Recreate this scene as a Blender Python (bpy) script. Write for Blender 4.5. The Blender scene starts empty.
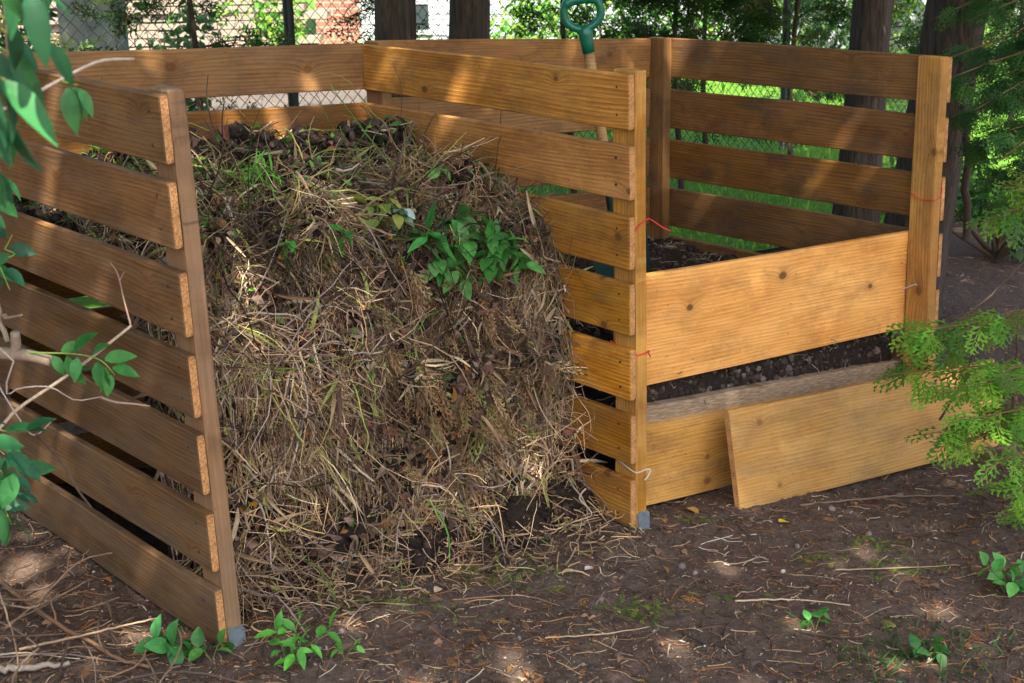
import bpy, math, random
import numpy as np
from mathutils import Matrix, Vector

# ------------------------------------------------------------------ camera, world, sun
S = bpy.context.scene
COL = S.collection
FPX, PITCH, ROLL, CAMH = 1529.72, math.radians(16.5675), math.radians(-1.1462), 1.68
FW = np.array([0, math.cos(PITCH), -math.sin(PITCH)])
R0 = np.array([1., 0, 0]); U0 = np.array([0, math.sin(PITCH), math.cos(PITCH)])
RT = math.cos(ROLL)*R0 + math.sin(ROLL)*U0
UP = -math.sin(ROLL)*R0 + math.cos(ROLL)*U0
cd = bpy.data.cameras.new('camera'); cam = bpy.data.objects.new('camera', cd); COL.objects.link(cam)
cd.sensor_width = 36; cd.lens = FPX/1024*36; cd.clip_start = .05; cd.clip_end = 400
cam.matrix_world = Matrix(((RT[0], UP[0], -FW[0], 0), (RT[1], UP[1], -FW[1], 0), (RT[2], UP[2], -FW[2], CAMH), (0, 0, 0, 1)))
cd.dof.use_dof = True; cd.dof.focus_distance = 3.9; cd.dof.aperture_fstop = 11
S.camera = cam
SUN_EL, SUN_AZ = 52, 165      # azimuth measured from +Y towards +X (degrees)
W = bpy.data.worlds.new('World'); S.world = W; W.use_nodes = True
nt = W.node_tree; bg = nt.nodes['Background']
sk = nt.nodes.new('ShaderNodeTexSky'); sk.sky_type = 'NISHITA'; sk.sun_disc = False
sk.sun_elevation = math.radians(SUN_EL); sk.sun_rotation = math.radians(SUN_AZ)
sk.air_density = 1.0; sk.dust_density = 3.0; sk.ozone_density = 1.0
nt.links.new(sk.outputs[0], bg.inputs[0]); bg.inputs[1].default_value = .105
ld = bpy.data.lights.new('sun', 'SUN'); ld.energy = 5; ld.angle = math.radians(.5); ld.color = (1, .93, .8)
sun = bpy.data.objects.new('sun', ld); COL.objects.link(sun)
el, az = math.radians(SUN_EL), math.radians(SUN_AZ)
SD = Vector((math.sin(az)*math.cos(el), math.cos(az)*math.cos(el), math.sin(el)))
sun.rotation_euler = SD.to_track_quat('Z', 'Y').to_euler(); sun.location = SD*20
S.view_settings.view_transform = 'Standard'; S.view_settings.look = 'None'
S.view_settings.gamma = 1; S.view_settings.exposure = 2.02; S.view_settings.use_curve_mapping = False
S.render.engine = 'CYCLES'
S.cycles.max_bounces = 5; S.cycles.diffuse_bounces = 2; S.cycles.glossy_bounces = 2; S.cycles.transmission_bounces = 3; S.cycles.transparent_max_bounces = 2

rng = np.random.default_rng(7); random.seed(7)
def N3(a): a = np.asarray(a, float); return a/np.linalg.norm(a, axis=-1, keepdims=True)
def ray(px, py):
    return FW + RT*((px-512)/FPX) - UP*((py-341.5)/FPX)
def at(px, py, Y):
    d = ray(px, py); return np.array([0, 0, CAMH]) + d*(Y/d[1])

# ------------------------------------------------------------------ numpy noise
_T = rng.random((256, 256))
def vn(x, y):
    x = np.asarray(x, float); y = np.asarray(y, float)
    xi = np.floor(x).astype(int); yi = np.floor(y).astype(int); fx = x-xi; fy = y-yi
    fx = fx*fx*(3-2*fx); fy = fy*fy*(3-2*fy)
    g = lambda a, b: _T[a & 255, b & 255]
    return (g(xi, yi)*(1-fx)+g(xi+1, yi)*fx)*(1-fy)+(g(xi, yi+1)*(1-fx)+g(xi+1, yi+1)*fx)*fy - .5
def fbm(x, y, o=4):
    s = 0; a = 1
    for i in range(o):
        s = s+a*vn(x*2**i+17*i, y*2**i+31*i); a *= .5
    return s
def sm(a, b, x):
    t = np.clip((np.asarray(x, float)-a)/(b-a), 0, 1); return t*t*(3-2*t)

# ------------------------------------------------------------------ bin frame
PM = np.array([.314, 3.847, 0.]); YA = math.radians(38.52)
BU = np.array([math.cos(YA), math.sin(YA), 0]); BV = np.array([-math.sin(YA), math.cos(YA), 0])
def b2w(x, y, z=0): return PM + BU*x + BV*y + np.array([0, 0, z])
def w2b(x, y):
    dx = x-PM[0]; dy = y-PM[1]
    return dx*BU[0]+dy*BU[1], dx*BV[0]+dy*BV[1]
def base(x, y):
    bx, by = w2b(x, y)
    return -.058*2.6*np.tanh(bx/2.6) - .012
def gz(x, y):
    x = np.asarray(x, float); y = np.asarray(y, float)
    far = sm(9, 5, y)
    return base(x, y) + (.035*fbm(x*1.3, y*1.3, 2) + .018*fbm(x*7, y*7, 3))*(.25+.75*far) + .010*fbm(x*38, y*38, 3)*far
def G(px, py):
    Y = 3.0
    d = ray(px, py); t = (0-CAMH)/d[2]
    for i in range(8):
        p = np.array([0, 0, CAMH])+d*t; t = (float(gz(p[0], p[1]))-CAMH)/d[2]
    return np.array([0, 0, CAMH])+d*t

# ------------------------------------------------------------------ mesh builder
class MB:
    def __init__(s): s.v = []; s.f = {}; s.n = 0
    def add(s, V, F, col=(1, 1, 1), mi=0):
        V = np.asarray(V, float).reshape(-1, 3); F = np.asarray(F, int)
        col = np.asarray(col, float)
        if col.ndim == 1: col = np.repeat(col[None, :], len(F), 0)
        s.f.setdefault(F.shape[1], []).append((F+s.n, col, np.full(len(F), mi)))
        s.v.append(V); s.n += len(V)
    def inst(s, V, F, M, O, C, jit=.12):
        """many copies: V (n,3) F (m,k) M (N,3,3) O (N,3) C (N,3)"""
        N = len(O)
        if N == 0: return
        VV = np.einsum('nij,vj->nvi', M, V)+O[:, None, :]
        FF = F[None]+(np.arange(N)*len(V))[:, None, None]
        CC = np.repeat(C[:, None, :], len(F), 1)*(1+jit*(rng.random((N, len(F), 1))-.5))
        s.add(VV.reshape(-1, 3), FF.reshape(-1, F.shape[1]), CC.reshape(-1, 3))
    def tubes(s, P, R, C, k=3):
        """P (N,n,3) polylines, R (N,n) radii, C (N,3)"""
        P = np.asarray(P, float); R = np.asarray(R, float); N, n, _ = P.shape
        T = np.gradient(P, axis=1); T = T/(np.linalg.norm(T, axis=2, keepdims=True)+1e-9)
        cand = np.array([[0, 0, 1.], [1., 0, 0], [0, 1., 0], [.57, .57, .59]])
        al = np.abs(np.einsum('nij,cj->nic', T, cand)).max(1); ref = cand[al.argmin(1)][:, None, :]
        A = np.cross(T, ref); A = A/(np.linalg.norm(A, axis=2, keepdims=True)+1e-9); B = np.cross(T, A)
        th = np.arange(k)*2*math.pi/k
        V = P[:, :, None, :]+R[:, :, None, None]*(A[:, :, None, :]*np.cos(th)[None, None, :, None]+B[:, :, None, :]*np.sin(th)[None, None, :, None])
        i = np.arange(n-1)[:, None]; j = np.arange(k)[None]; j2 = (j+1) % k
        F = np.stack([i*k+j, i*k+j2, (i+1)*k+j2, (i+1)*k+j], -1).reshape(-1, 4)
        FF = F[None]+(np.arange(N)*n*k)[:, None, None]
        C = np.asarray(C, float)
        if C.ndim == 1: C = np.repeat(C[None], N, 0)
        s.add(V.reshape(-1, 3), FF.reshape(-1, 4), np.repeat(C[:, None], len(F), 1).reshape(-1, 3))
        if k >= 5:
            for e in (0, n-1):
                caps = (np.arange(N)*n*k+e*k)[:, None]+np.arange(k)[None]
                s.f.setdefault(k, []).append((caps+s.n-N*n*k, C, np.zeros(N, int)))
    def build(s, name, mats, parent=None, smooth=False, loc=None):
        me = bpy.data.meshes.new(name); V = np.concatenate(s.v)
        if loc is not None: V = V-np.asarray(loc)
        me.vertices.add(len(V)); me.vertices.foreach_set('co', V.astype(np.float32).ravel())
        ls = []; st = []; cc = []; mm = []; o = 0
        for k, L in s.f.items():
            F = np.concatenate([a for a, b, c in L]); ls.append(F.ravel()); st.append(o+np.arange(len(F))*k); o += F.size
            cc.append(np.concatenate([b for a, b, c in L])); mm.append(np.concatenate([c for a, b, c in L]))
        ls = np.concatenate(ls); st = np.concatenate(st); cc = np.concatenate(cc); mm = np.concatenate(mm)
        me.loops.add(len(ls)); me.loops.foreach_set('vertex_index', ls.astype(np.int32))
        me.polygons.add(len(st)); me.polygons.foreach_set('loop_start', st.astype(np.int32))
        me.polygons.foreach_set('material_index', mm.astype(np.int32))
        me.polygons.foreach_set('use_smooth', np.full(len(st), smooth))
        me.update(calc_edges=True)
        at_ = me.attributes.new('Col', 'FLOAT_COLOR', 'FACE')
        at_.data.foreach_set('color', np.concatenate([np.clip(cc, 0, 1), np.ones((len(cc), 1))], 1).astype(np.float32).ravel())
        me.validate()
        for m in (mats if isinstance(mats, (list, tuple)) else [mats]): me.materials.append(m)
        ob = bpy.data.objects.new(name, me); COL.objects.link(ob)
        if loc is not None: ob.location = Vector([float(q) for q in loc])
        if parent is not None:
            ob.parent = parent
            if loc is not None: ob.location = Vector([float(q) for q in loc])-parent.location
            else: ob.location = -parent.location
        return ob
def tag(o, label=None, cat=None, group=None, kind=None):
    if label: o['label'] = label
    if cat: o['category'] = cat
    if group: o['group'] = group
    if kind: o['kind'] = kind
    return o
def empty(name, loc):
    o = bpy.data.objects.new(name, None); COL.objects.link(o); o.location = Vector([float(q) for q in loc]); o.empty_display_size = .1
    return o
def rand_rot(N, up=None, flat=None):
    """random frames; columns X (long axis), Y, Z(normal). up: normals (N,3); flat: jitter of the normal"""
    if up is None:
        Z = N3(rng.normal(size=(N, 3)))
    else:
        Z = N3(np.asarray(up)+rng.normal(size=(N, 3))*(flat if flat else .2))
    X = N3(np.cross(Z, rng.normal(size=(N, 3)))); Y = np.cross(Z, X)
    return np.stack([X, Y, Z], 2)
def frame(X, Zhint):
    X = N3(X); Y = N3(np.cross(Zhint, X)); Z = np.cross(X, Y)
    return np.stack([X, Y, Z], -1)
def pal(N, cols, w=None):
    cols = np.asarray(cols, float); i = rng.choice(len(cols), N, p=None if w is None else np.asarray(w)/np.sum(w))
    return cols[i]*(.75+.5*rng.random((N, 1)))

# ------------------------------------------------------------------ materials
def nodes(name):
    m = bpy.data.materials.new(name); m.use_nodes = True; t = m.node_tree
    return m, t, t.nodes['Principled BSDF']
def nd(t, ty, ins=None, **kw):
    n = t.nodes.new(ty)
    for k, v in kw.items(): setattr(n, k, v)
    for k, v in (ins or {}).items():
        if hasattr(v, 'is_output') or isinstance(v, bpy.types.NodeSocket): t.links.new(v, n.inputs[k])
        else: n.inputs[k].default_value = v
    return n
def mth(t, op, a, b=0., c=0.): return nd(t, 'ShaderNodeMath', {0: a, 1: b, 2: c}, operation=op).outputs[0]
def ramp(t, fac, stops, interp='LINEAR'):
    r = nd(t, 'ShaderNodeValToRGB', {0: fac}); r.color_ramp.interpolation = interp
    e = r.color_ramp.elements
    while len(e) < len(stops): e.new(.5)
    for i, (p, c) in enumerate(stops):
        e[i].position = p; e[i].color = (c, c, c, 1) if isinstance(c, (int, float)) else (*c, 1)
    return r.outputs[0]
def mix(t, f, a, b, bt='MIX'):
    n = nd(t, 'ShaderNodeMix', {}, data_type='RGBA', blend_type=bt)
    for i, v in ((0, f), (6, a), (7, b)):
        if isinstance(v, bpy.types.NodeSocket): t.links.new(v, n.inputs[i])
        else: n.inputs[i].default_value = v if i == 0 else (*v, 1)
    return n.outputs[2]

def wood_mat(name, c_hi, c_lo, stain=.4, grey=.2, knots=1., rough=.75, dirt=0., topgrey=0.):
    """boards are built with their grain along local X"""
    m, t, p = nodes(name)
    tc = nd(t, 'ShaderNodeTexCoord'); oi = nd(t, 'ShaderNodeObjectInfo')
    sx = nd(t, 'ShaderNodeSeparateXYZ', {0: tc.outputs['Object']})
    rnd = mth(t, 'MULTIPLY', oi.outputs['Random'], 47.3)
    X = mth(t, 'ADD', sx.outputs[0], rnd); Y = sx.outputs[1]; Z = mth(t, 'ADD', sx.outputs[2], rnd)
    # knots
    kv = nd(t, 'ShaderNodeCombineXYZ', {0: mth(t, 'MULTIPLY', X, 5.), 1: mth(t, 'MULTIPLY', Z, 7.)})
    vo = nd(t, 'ShaderNodeTexVoronoi', {'Vector': kv.outputs[0], 'Scale': 1., 'Randomness': .9}, voronoi_dimensions='2D')
    d = mth(t, 'ADD', vo.outputs['Distance'], 0.0)
    sel = nd(t, 'ShaderNodeSeparateColor', {0: vo.outputs['Color']})
    keep = mth(t, 'GREATER_THAN', sel.outputs[0], .62)
    size = mth(t, 'ADD', mth(t, 'MULTIPLY', sel.outputs[1], .055), .045)
    kd = mth(t, 'DIVIDE', d, size)
    kcore = mth(t, 'MULTIPLY', ramp(t, kd, [(0, 1.), (.75, .85), (1., 0.)]), keep)
    pull = mth(t, 'MULTIPLY', mth(t, 'POWER', 2.718, mth(t, 'MULTIPLY', kd, -.8)), keep)
    # grain coordinate across the width
    w1 = nd(t, 'ShaderNodeTexNoise', {'Vector': nd(t, 'ShaderNodeCombineXYZ', {0: mth(t, 'MULTIPLY', X, 1.2), 1: Y, 2: mth(t, 'MULTIPLY', Z, 5.)}).outputs[0], 'Scale': 1.3, 'Detail': 1.})
    q = mth(t, 'ADD', mth(t, 'ADD', mth(t, 'MULTIPLY', Z, 1.), mth(t, 'MULTIPLY', w1.outputs[0], .05)), mth(t, 'MULTIPLY', pull, .035))
    rings = mth(t, 'FRACT', mth(t, 'MULTIPLY', q, 95.))
    rings = ramp(t, rings, [(0., .25), (.12, .0), (.75, .65), (.93, 1.), (1., .25)])
    fv = nd(t, 'ShaderNodeCombineXYZ', {0: mth(t, 'MULTIPLY', X, 6.), 1: mth(t, 'MULTIPLY', Y, 190.), 2: mth(t, 'MULTIPLY', mth(t, 'ADD', Z, mth(t, 'MULTIPLY', pull, .03)), 190.)})
    fib = nd(t, 'ShaderNodeTexNoise', {'Vector': fv.outputs[0], 'Scale': 1., 'Detail': 4., 'Roughness': .65})
    bl = nd(t, 'ShaderNodeTexNoise', {'Vector': nd(t, 'ShaderNodeCombineXYZ', {0: mth(t, 'MULTIPLY', X, 2.2), 1: Y, 2: mth(t, 'MULTIPLY', Z, 6.)}).outputs[0], 'Scale': 1., 'Detail': 6., 'Roughness': .6})
    f = mth(t, 'ADD', mth(t, 'MULTIPLY', rings, .2), mth(t, 'ADD', mth(t, 'MULTIPLY', fib.outputs[0], .62), mth(t, 'MULTIPLY', bl.outputs[0], .75)))
    c = mix(t, ramp(t, f, [(.58, 0.), (.92, 1.)]), c_hi, c_lo)
    # board to board tone
    tone = nd(t, 'ShaderNodeHueSaturation', {'Hue': mth(t, 'ADD', .4955, mth(t, 'MULTIPLY', mth(t, 'FRACT', mth(t, 'MULTIPLY', oi.outputs['Random'], 13.1)), .007)), 'Saturation': mth(t, 'ADD', 1.03, mth(t, 'MULTIPLY', mth(t, 'FRACT', mth(t, 'MULTIPLY', oi.outputs['Random'], 5.3)), .14)), 'Value': mth(t, 'ADD', .66, mth(t, 'MULTIPLY', mth(t, 'FRACT', mth(t, 'MULTIPLY', oi.outputs['Random'], 7.77)), .56)), 'Color': c}).outputs[0]
    # weather: grey-brown blotches and vertical run marks
    st = nd(t, 'ShaderNodeTexNoise', {'Vector': nd(t, 'ShaderNodeCombineXYZ', {0: mth(t, 'MULTIPLY', X, 5.), 1: Y, 2: mth(t, 'MULTIPLY', Z, 9.)}).outputs[0], 'Scale': 1., 'Detail': 9., 'Roughness': .72})
    c2 = mix(t, mth(t, 'MULTIPLY', ramp(t, st.outputs[0], [(.47, 0.), (.64, 1.)]), stain), tone, (.06, .038, .024))
    gs = nd(t, 'ShaderNodeTexNoise', {'Vector': nd(t, 'ShaderNodeCombineXYZ', {0: mth(t, 'MULTIPLY', X, 1.7), 1: Y, 2: mth(t, 'MULTIPLY', Z, 9.)}).outputs[0], 'Scale': 2., 'Detail': 5., 'Roughness': .6})
    c3 = mix(t, mth(t, 'MULTIPLY', ramp(t, gs.outputs[0], [(.42, 0.), (.68, 1.)]), grey), c2, (.2, .155, .115))
    sp = nd(t, 'ShaderNodeTexNoise', {'Vector': nd(t, 'ShaderNodeCombineXYZ', {0: mth(t, 'MULTIPLY', X, 60.), 1: Y, 2: mth(t, 'MULTIPLY', Z, 110.)}).outputs[0], 'Scale': 1., 'Detail': 2.})
    c3 = mix(t, mth(t, 'MULTIPLY', ramp(t, sp.outputs[0], [(.66, 0.), (.74, 1.)]), .55), c3, (.07, .045, .03))
    if dirt:   # splashed soil low on the board
        dz = mth(t, 'ADD', mth(t, 'MULTIPLY', sx.outputs[2], -6.), mth(t, 'MULTIPLY', st.outputs[0], 1.2))
        c3 = mix(t, mth(t, 'MULTIPLY', ramp(t, dz, [(.55, 0.), (1.3, 1.)]), dirt), c3, (.07, .05, .038))
    if topgrey:   # grey weathered strip with pale flecks along the upper edge
        tz = mth(t, 'ADD', sx.outputs[2], mth(t, 'MULTIPLY', st.outputs[0], .03))
        fl_ = ramp(t, nd(t, 'ShaderNodeTexNoise', {'Vector': nd(t, 'ShaderNodeCombineXYZ', {0: mth(t, 'MULTIPLY', X, 30.), 1: Y, 2: mth(t, 'MULTIPLY', Z, 210.)}).outputs[0], 'Scale': 1., 'Detail': 3.}).outputs[0], [(.45, 0.), (.62, 1.)])
        c3 = mix(t, mth(t, 'MULTIPLY', ramp(t, tz, [(topgrey-.01, 0.), (topgrey+.012, 1.)]), .8), c3, mix(t, fl_, (.20, .15, .105), (.36, .29, .21)))
    ring_k = ramp(t, mth(t, 'FRACT', mth(t, 'MULTIPLY', kd, 2.2)), [(0, .0), (.5, 1.), (1., .0)])
    kc = mix(t, ring_k, (.035, .014, .006), (.17, .065, .02))
    c4 = mix(t, mth(t, 'MULTIPLY', kcore, .93*knots), c3, kc)
    halo = mth(t, 'MULTIPLY', mth(t, 'MULTIPLY', ramp(t, kd, [(0, 1.), (2.2, 0.)]) if False else mth(t, 'MULTIPLY', pull, .8), keep), knots)
    c4 = mix(t, halo, c4, (.17, .075, .022))
    t.links.new(c4, p.inputs['Base Color']); p.inputs['Roughness'].default_value = rough
    p.inputs['Specular IOR Level'].default_value = .25
    h = mth(t, 'ADD', mth(t, 'MULTIPLY', fib.outputs[0], .7), mth(t, 'MULTIPLY', rings, .35))
    bmp = nd(t, 'ShaderNodeBump', {'Strength': .5, 'Distance': .0015, 'Height': h})
    t.links.new(bmp.outputs[0], p.inputs['Normal'])
    return m
def end_mat(name, a, b):
    m, t, p = nodes(name); tc = nd(t, 'ShaderNodeTexCoord')
    n = nd(t, 'ShaderNodeTexNoise', {'Vector': tc.outputs['Object'], 'Scale': 260., 'Detail': 3.})
    n2 = nd(t, 'ShaderNodeTexNoise', {'Vector': tc.outputs['Object'], 'Scale': 30., 'Detail': 3.})
    f = mth(t, 'ADD', mth(t, 'MULTIPLY', n.outputs[0], .7), mth(t, 'MULTIPLY', n2.outputs[0], .4))
    t.links.new(ramp(t, f, [(.42, b), (.68, a)]), p.inputs['Base Color']); p.inputs['Roughness'].default_value = .9
    b_ = nd(t, 'ShaderNodeBump', {'Strength': .6, 'Distance': .002, 'Height': n.outputs[0]}); t.links.new(b_.outputs[0], p.inputs['Normal'])
    return m
def col_mat(name, rough=.8, transl=0., spec=.2, bump=0., bscale=80.):
    m, t, p = nodes(name)
    a = nd(t, 'ShaderNodeAttribute', {}, attribute_name='Col')
    tc = nd(t, 'ShaderNodeTexCoord'); n = nd(t, 'ShaderNodeTexNoise', {'Vector': tc.outputs['Object'], 'Scale': bscale, 'Detail': 4.})
    c = nd(t, 'ShaderNodeHueSaturation', {'Value': mth(t, 'ADD', .65, mth(t, 'MULTIPLY', n.outputs[0], .7)), 'Color': a.outputs[0]}).outputs[0]
    t.links.new(c, p.inputs['Base Color']); p.inputs['Roughness'].default_value = rough; p.inputs['Specular IOR Level'].default_value = spec
    if bump:
        b = nd(t, 'ShaderNodeBump', {'Strength': 1., 'Distance': bump, 'Height': n.outputs[0]}); t.links.new(b.outputs[0], p.inputs['Normal'])
    if transl:
        tr = nd(t, 'ShaderNodeBsdfTranslucent', {'Color': nd(t, 'ShaderNodeHueSaturation', {'Saturation': 1.1, 'Value': 1.3, 'Color': c}).outputs[0]})
        mx = nd(t, 'ShaderNodeMixShader', {0: transl, 1: p.outputs[0], 2: tr.outputs[0]})
        t.links.new(mx.outputs[0], t.nodes['Material Output'].inputs[0])
    return m
def plain(name, c, rough=.5, metal=0., noise=.2, scale=60., spec=.5, bump=0.):
    m, t, p = nodes(name); tc = nd(t, 'ShaderNodeTexCoord')
    n = nd(t, 'ShaderNodeTexNoise', {'Vector': tc.outputs['Object'], 'Scale': scale, 'Detail': 5.})
    t.links.new(mix(t, n.outputs[0], [q*(1-noise) for q in c], [min(1, q*(1+noise)) for q in c]), p.inputs['Base Color'])
    p.inputs['Roughness'].default_value = rough; p.inputs['Metallic'].default_value = metal; p.inputs['Specular IOR Level'].default_value = spec
    if bump:
        b = nd(t, 'ShaderNodeBump', {'Strength': 1., 'Distance': bump, 'Height': n.outputs[0]}); t.links.new(b.outputs[0], p.inputs['Normal'])
    return m
M_mid = wood_mat('cedar_board', (.70, .355, .12), (.36, .15, .042), .45, .10, 1.)
M_left = wood_mat('cedar_board_shaded', (.24, .132, .06), (.11, .058, .024), .55, .28, .8)  # darker cedar copy: the left panel's shade is put into the colour
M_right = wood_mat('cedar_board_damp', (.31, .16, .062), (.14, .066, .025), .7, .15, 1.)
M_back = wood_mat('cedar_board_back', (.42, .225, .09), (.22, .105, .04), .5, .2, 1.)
M_front = wood_mat('pine_board', (.86, .48, .175), (.60, .275, .08), .3, .05, 1.)
M_low = wood_mat('pine_board_soiled', (.66, .39, .17), (.44, .23, .085), .4, .2, .6, .75, 0., .108)
M_post = wood_mat('post_wood', (.68, .38, .13), (.42, .19, .05), .4, .12, .8)
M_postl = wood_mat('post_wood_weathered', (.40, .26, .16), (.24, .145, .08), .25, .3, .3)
M_end = end_mat('end_grain', (.62, .31, .11), (.24, .11, .04))
M_veg = col_mat('leaf_matter', .55, .35, .3)
M_leaf = col_mat('leaf_surface', .5, .2, .35, bscale=40.)
M_dry = col_mat('dry_matter', .85, .12, .15)
M_stick = col_mat('bark_twig', .85, 0., .15, .001, 150.)
def mul_col(c, k): return tuple(min(1, q*k) for q in c)

def soil_mat(name, a, b, c, sc=1.):
    m, t, p = nodes(name); tc = nd(t, 'ShaderNodeTexCoord')
    P = tc.outputs['Object']
    n1 = nd(t, 'ShaderNodeTexNoise', {'Vector': P, 'Scale': 2.2*sc, 'Detail': 6., 'Roughness': .6})
    n2 = nd(t, 'ShaderNodeTexNoise', {'Vector': P, 'Scale': 55*sc, 'Detail': 6., 'Roughness': .7})
    n3 = nd(t, 'ShaderNodeTexNoise', {'Vector': P, 'Scale': 260*sc, 'Detail': 3., 'Roughness': .6})
    x = mix(t, ramp(t, n1.outputs[0], [(.35, 0.), (.65, 1.)]), a, b)
    x = mix(t, ramp(t, n2.outputs[0], [(.35, 0.), (.7, 1.)]), x, c)
    x = mix(t, mth(t, 'MULTIPLY', ramp(t, n3.outputs[0], [(.62, 0.), (.75, 1.)]), .5), x, [min(1, q*2.6) for q in b])
    t.links.new(x, p.inputs['Base Color']); p.inputs['Roughness'].default_value = .92; p.inputs['Specular IOR Level'].default_value = .2
    h = mth(t, 'ADD', mth(t, 'MULTIPLY', n2.outputs[0], 1.), mth(t, 'MULTIPLY', n3.outputs[0], .4))
    bm = nd(t, 'ShaderNodeBump', {'Strength': 1., 'Distance': .012, 'Height': h}); t.links.new(bm.outputs[0], p.inputs['Normal'])
    return m
M_soil = soil_mat('bare_soil', (.14, .094, .069), (.175, .124, .096), (.078, .05, .037))
M_comp = soil_mat('dark_compost', (.035, .023, .017), (.055, .037, .027), (.018, .012, .009), 1.4)
M_lawn_g = soil_mat('lawn_ground', (.09, .22, .02), (.13, .28, .03), (.06, .15, .015), .5)
M_gravel = soil_mat('gravel_bed', (.12, .10, .085), (.16, .135, .115), (.06, .05, .04), .6)

# ------------------------------------------------------------------ the setting
def axis(lo, a, b, hi, step, grow=1.09):
    c = list(np.arange(a, b, step)); s = step
    while c[-1] < hi: s *= grow; c.append(c[-1]+s)
    s = step
    while c[0] > lo: s *= grow; c.insert(0, c[0]-s)
    return np.array(c)
gx = axis(-70, -1.9, 2.6, 70, .0105); gy = axis(-15, 2.1, 5.2, 110, .0105)
XX, YY = np.meshgrid(gx, gy, indexing='ij'); ZZ = gz(XX, YY)
def grid_faces(nx, ny):
    i = np.arange(nx-1)[:, None]; j = np.arange(ny-1)[None]
    a = i*ny+j
    return np.stack([a, a+ny, a+ny+1, a+1], -1).reshape(-1, 4)
g = MB(); g.add(np.stack([XX, YY, ZZ], -1), grid_faces(len(gx), len(gy)))
tag(g.build('ground', M_soil, smooth=True), kind='structure')
# fence line (parallel to the back of the bin)
FP = np.array([-1.17, 8.3, 0.])
def fl(s, off=0., z=0.):      # s along the fence from the left post, off beyond the fence
    p = FP + BU*s + BV*off; return np.array([p[0], p[1], z])
# lawn beyond the fence
def sheet(name, mat, s0, s1, o0, o1, lift, n=60):
    a = np.linspace(s0, s1, n); b = np.linspace(o0, o1, n); A, B = np.meshgrid(a, b, indexing='ij')
    wob = .12*fbm(A*1.1, B*1.1, 3)
    P = FP+BU*(A+wob)[..., None]+BV*(B+wob)[..., None]
    P[..., 2] = gz(P[..., 0], P[..., 1])+lift
    m = MB(); m.add(P, grid_faces(n, n)); return tag(m.build(name, mat, smooth=True), kind='structure')
sheet('lawn', M_lawn_g, -3.5, 34, -2.1, 24, .02, 120)
sheet('gravel_path', M_gravel, -9, 4.3, 1.6, 12, .045, 80)

# ------------------------------------------------------------------ templates
def leaf_tpl(w=.28, fold=.12, droop=.25, n=5, tip=1.):
    V = []; F = []
    for i in range(n+1):
        t = i/n; ww = w*math.sin(math.pi*min(1, t**.8*.97+.03))**.8*(1 if i < n else 0)+(.012 if i in (0, n) else 0)
        z = -droop*t*t
        V += [(t, -ww, z+fold*ww*2), (t, 0, z), (t, ww, z+fold*ww*2)]
    for i in range(n):
        a = i*3; F += [(a, a+3, a+4, a+1), (a+1, a+4, a+5, a+2)]
    return np.array(V), np.array(F)
LEAF = leaf_tpl(); LEAFN = leaf_tpl(.17, .1, .3); LEAFW = leaf_tpl(.36, .15, .2)
def frond_tpl(nb, sub, seed=1):
    r = random.Random(seed); V = []; F = []
    def blade(p, d, l, w, zz):
        n = np.array([-d[1], d[0]]); p = np.array(p)
        q = [p, p+d*l*.45+n*w, p+d*l, p+d*l*.45-n*w]
        o = len(V); V.extend([(a[0], a[1], zz+(-.06*(a[0]**2))) for a in q]); F.append((o, o+1, o+2, o+3))
    blade((0, 0), np.array([1., 0]), 1., .012, 0)
    for i in range(nb):
        t = .1+.88*i/nb; s = 1 if i % 2 else -1
        L = .42*(1-t)**.7*min(1, t*3+.35)+.05; a = math.radians(r.uniform(36, 54))*s
        d = np.array([math.cos(a), math.sin(a)]); z = r.uniform(-.03, .03)
        blade((t, 0), d, L, .03 if sub == 2 else .018+.012*(not sub), z)
        if sub:
            m = max(2, int(L*(9 if sub == 2 else 14)))
            for k in range(m):
                u = (k+.6)/m; a2 = a+math.radians(r.uniform(28, 45))*(1 if k % 2 else -1)
                d2 = np.array([math.cos(a2), math.sin(a2)]); b = np.array((t, 0))+d*L*u
                blade(b, d2, L*.5*(1-u*.6)+.04, .034 if sub == 2 else .02, z)
        else:
            for k in range(2):
                u = .35+.3*k; a2 = a+math.radians(38)*(1 if k % 2 else -1)
                blade(np.array((t, 0))+d*L*u, np.array([math.cos(a2), math.sin(a2)]), L*.45, .022, z)
    return np.array(V), np.array(F)
FR_FAR = frond_tpl(9, False); FR_NEAR = frond_tpl(10, 2); FR_MID = frond_tpl(11, True, 3)
def bump_sphere(n=5, m=8):
    V = []; F = []
    for i in range(n+1):
        ph = math.pi*i/n
        for j in range(m):
            th = 2*math.pi*j/m; V.append((math.sin(ph)*math.cos(th), math.sin(ph)*math.sin(th), math.cos(ph)))
    for i in range(n):
        for j in range(m): F.append((i*m+j, (i+1)*m+j, (i+1)*m+(j+1) % m, i*m+(j+1) % m))
    V = np.array(V); V *= (1+.18*np.sin(V[:, :1]*5+V[:, 1:2]*4)*np.cos(V[:, 2:3]*3)); return V, np.array(F)
PEB = bump_sphere(4, 6)

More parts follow.
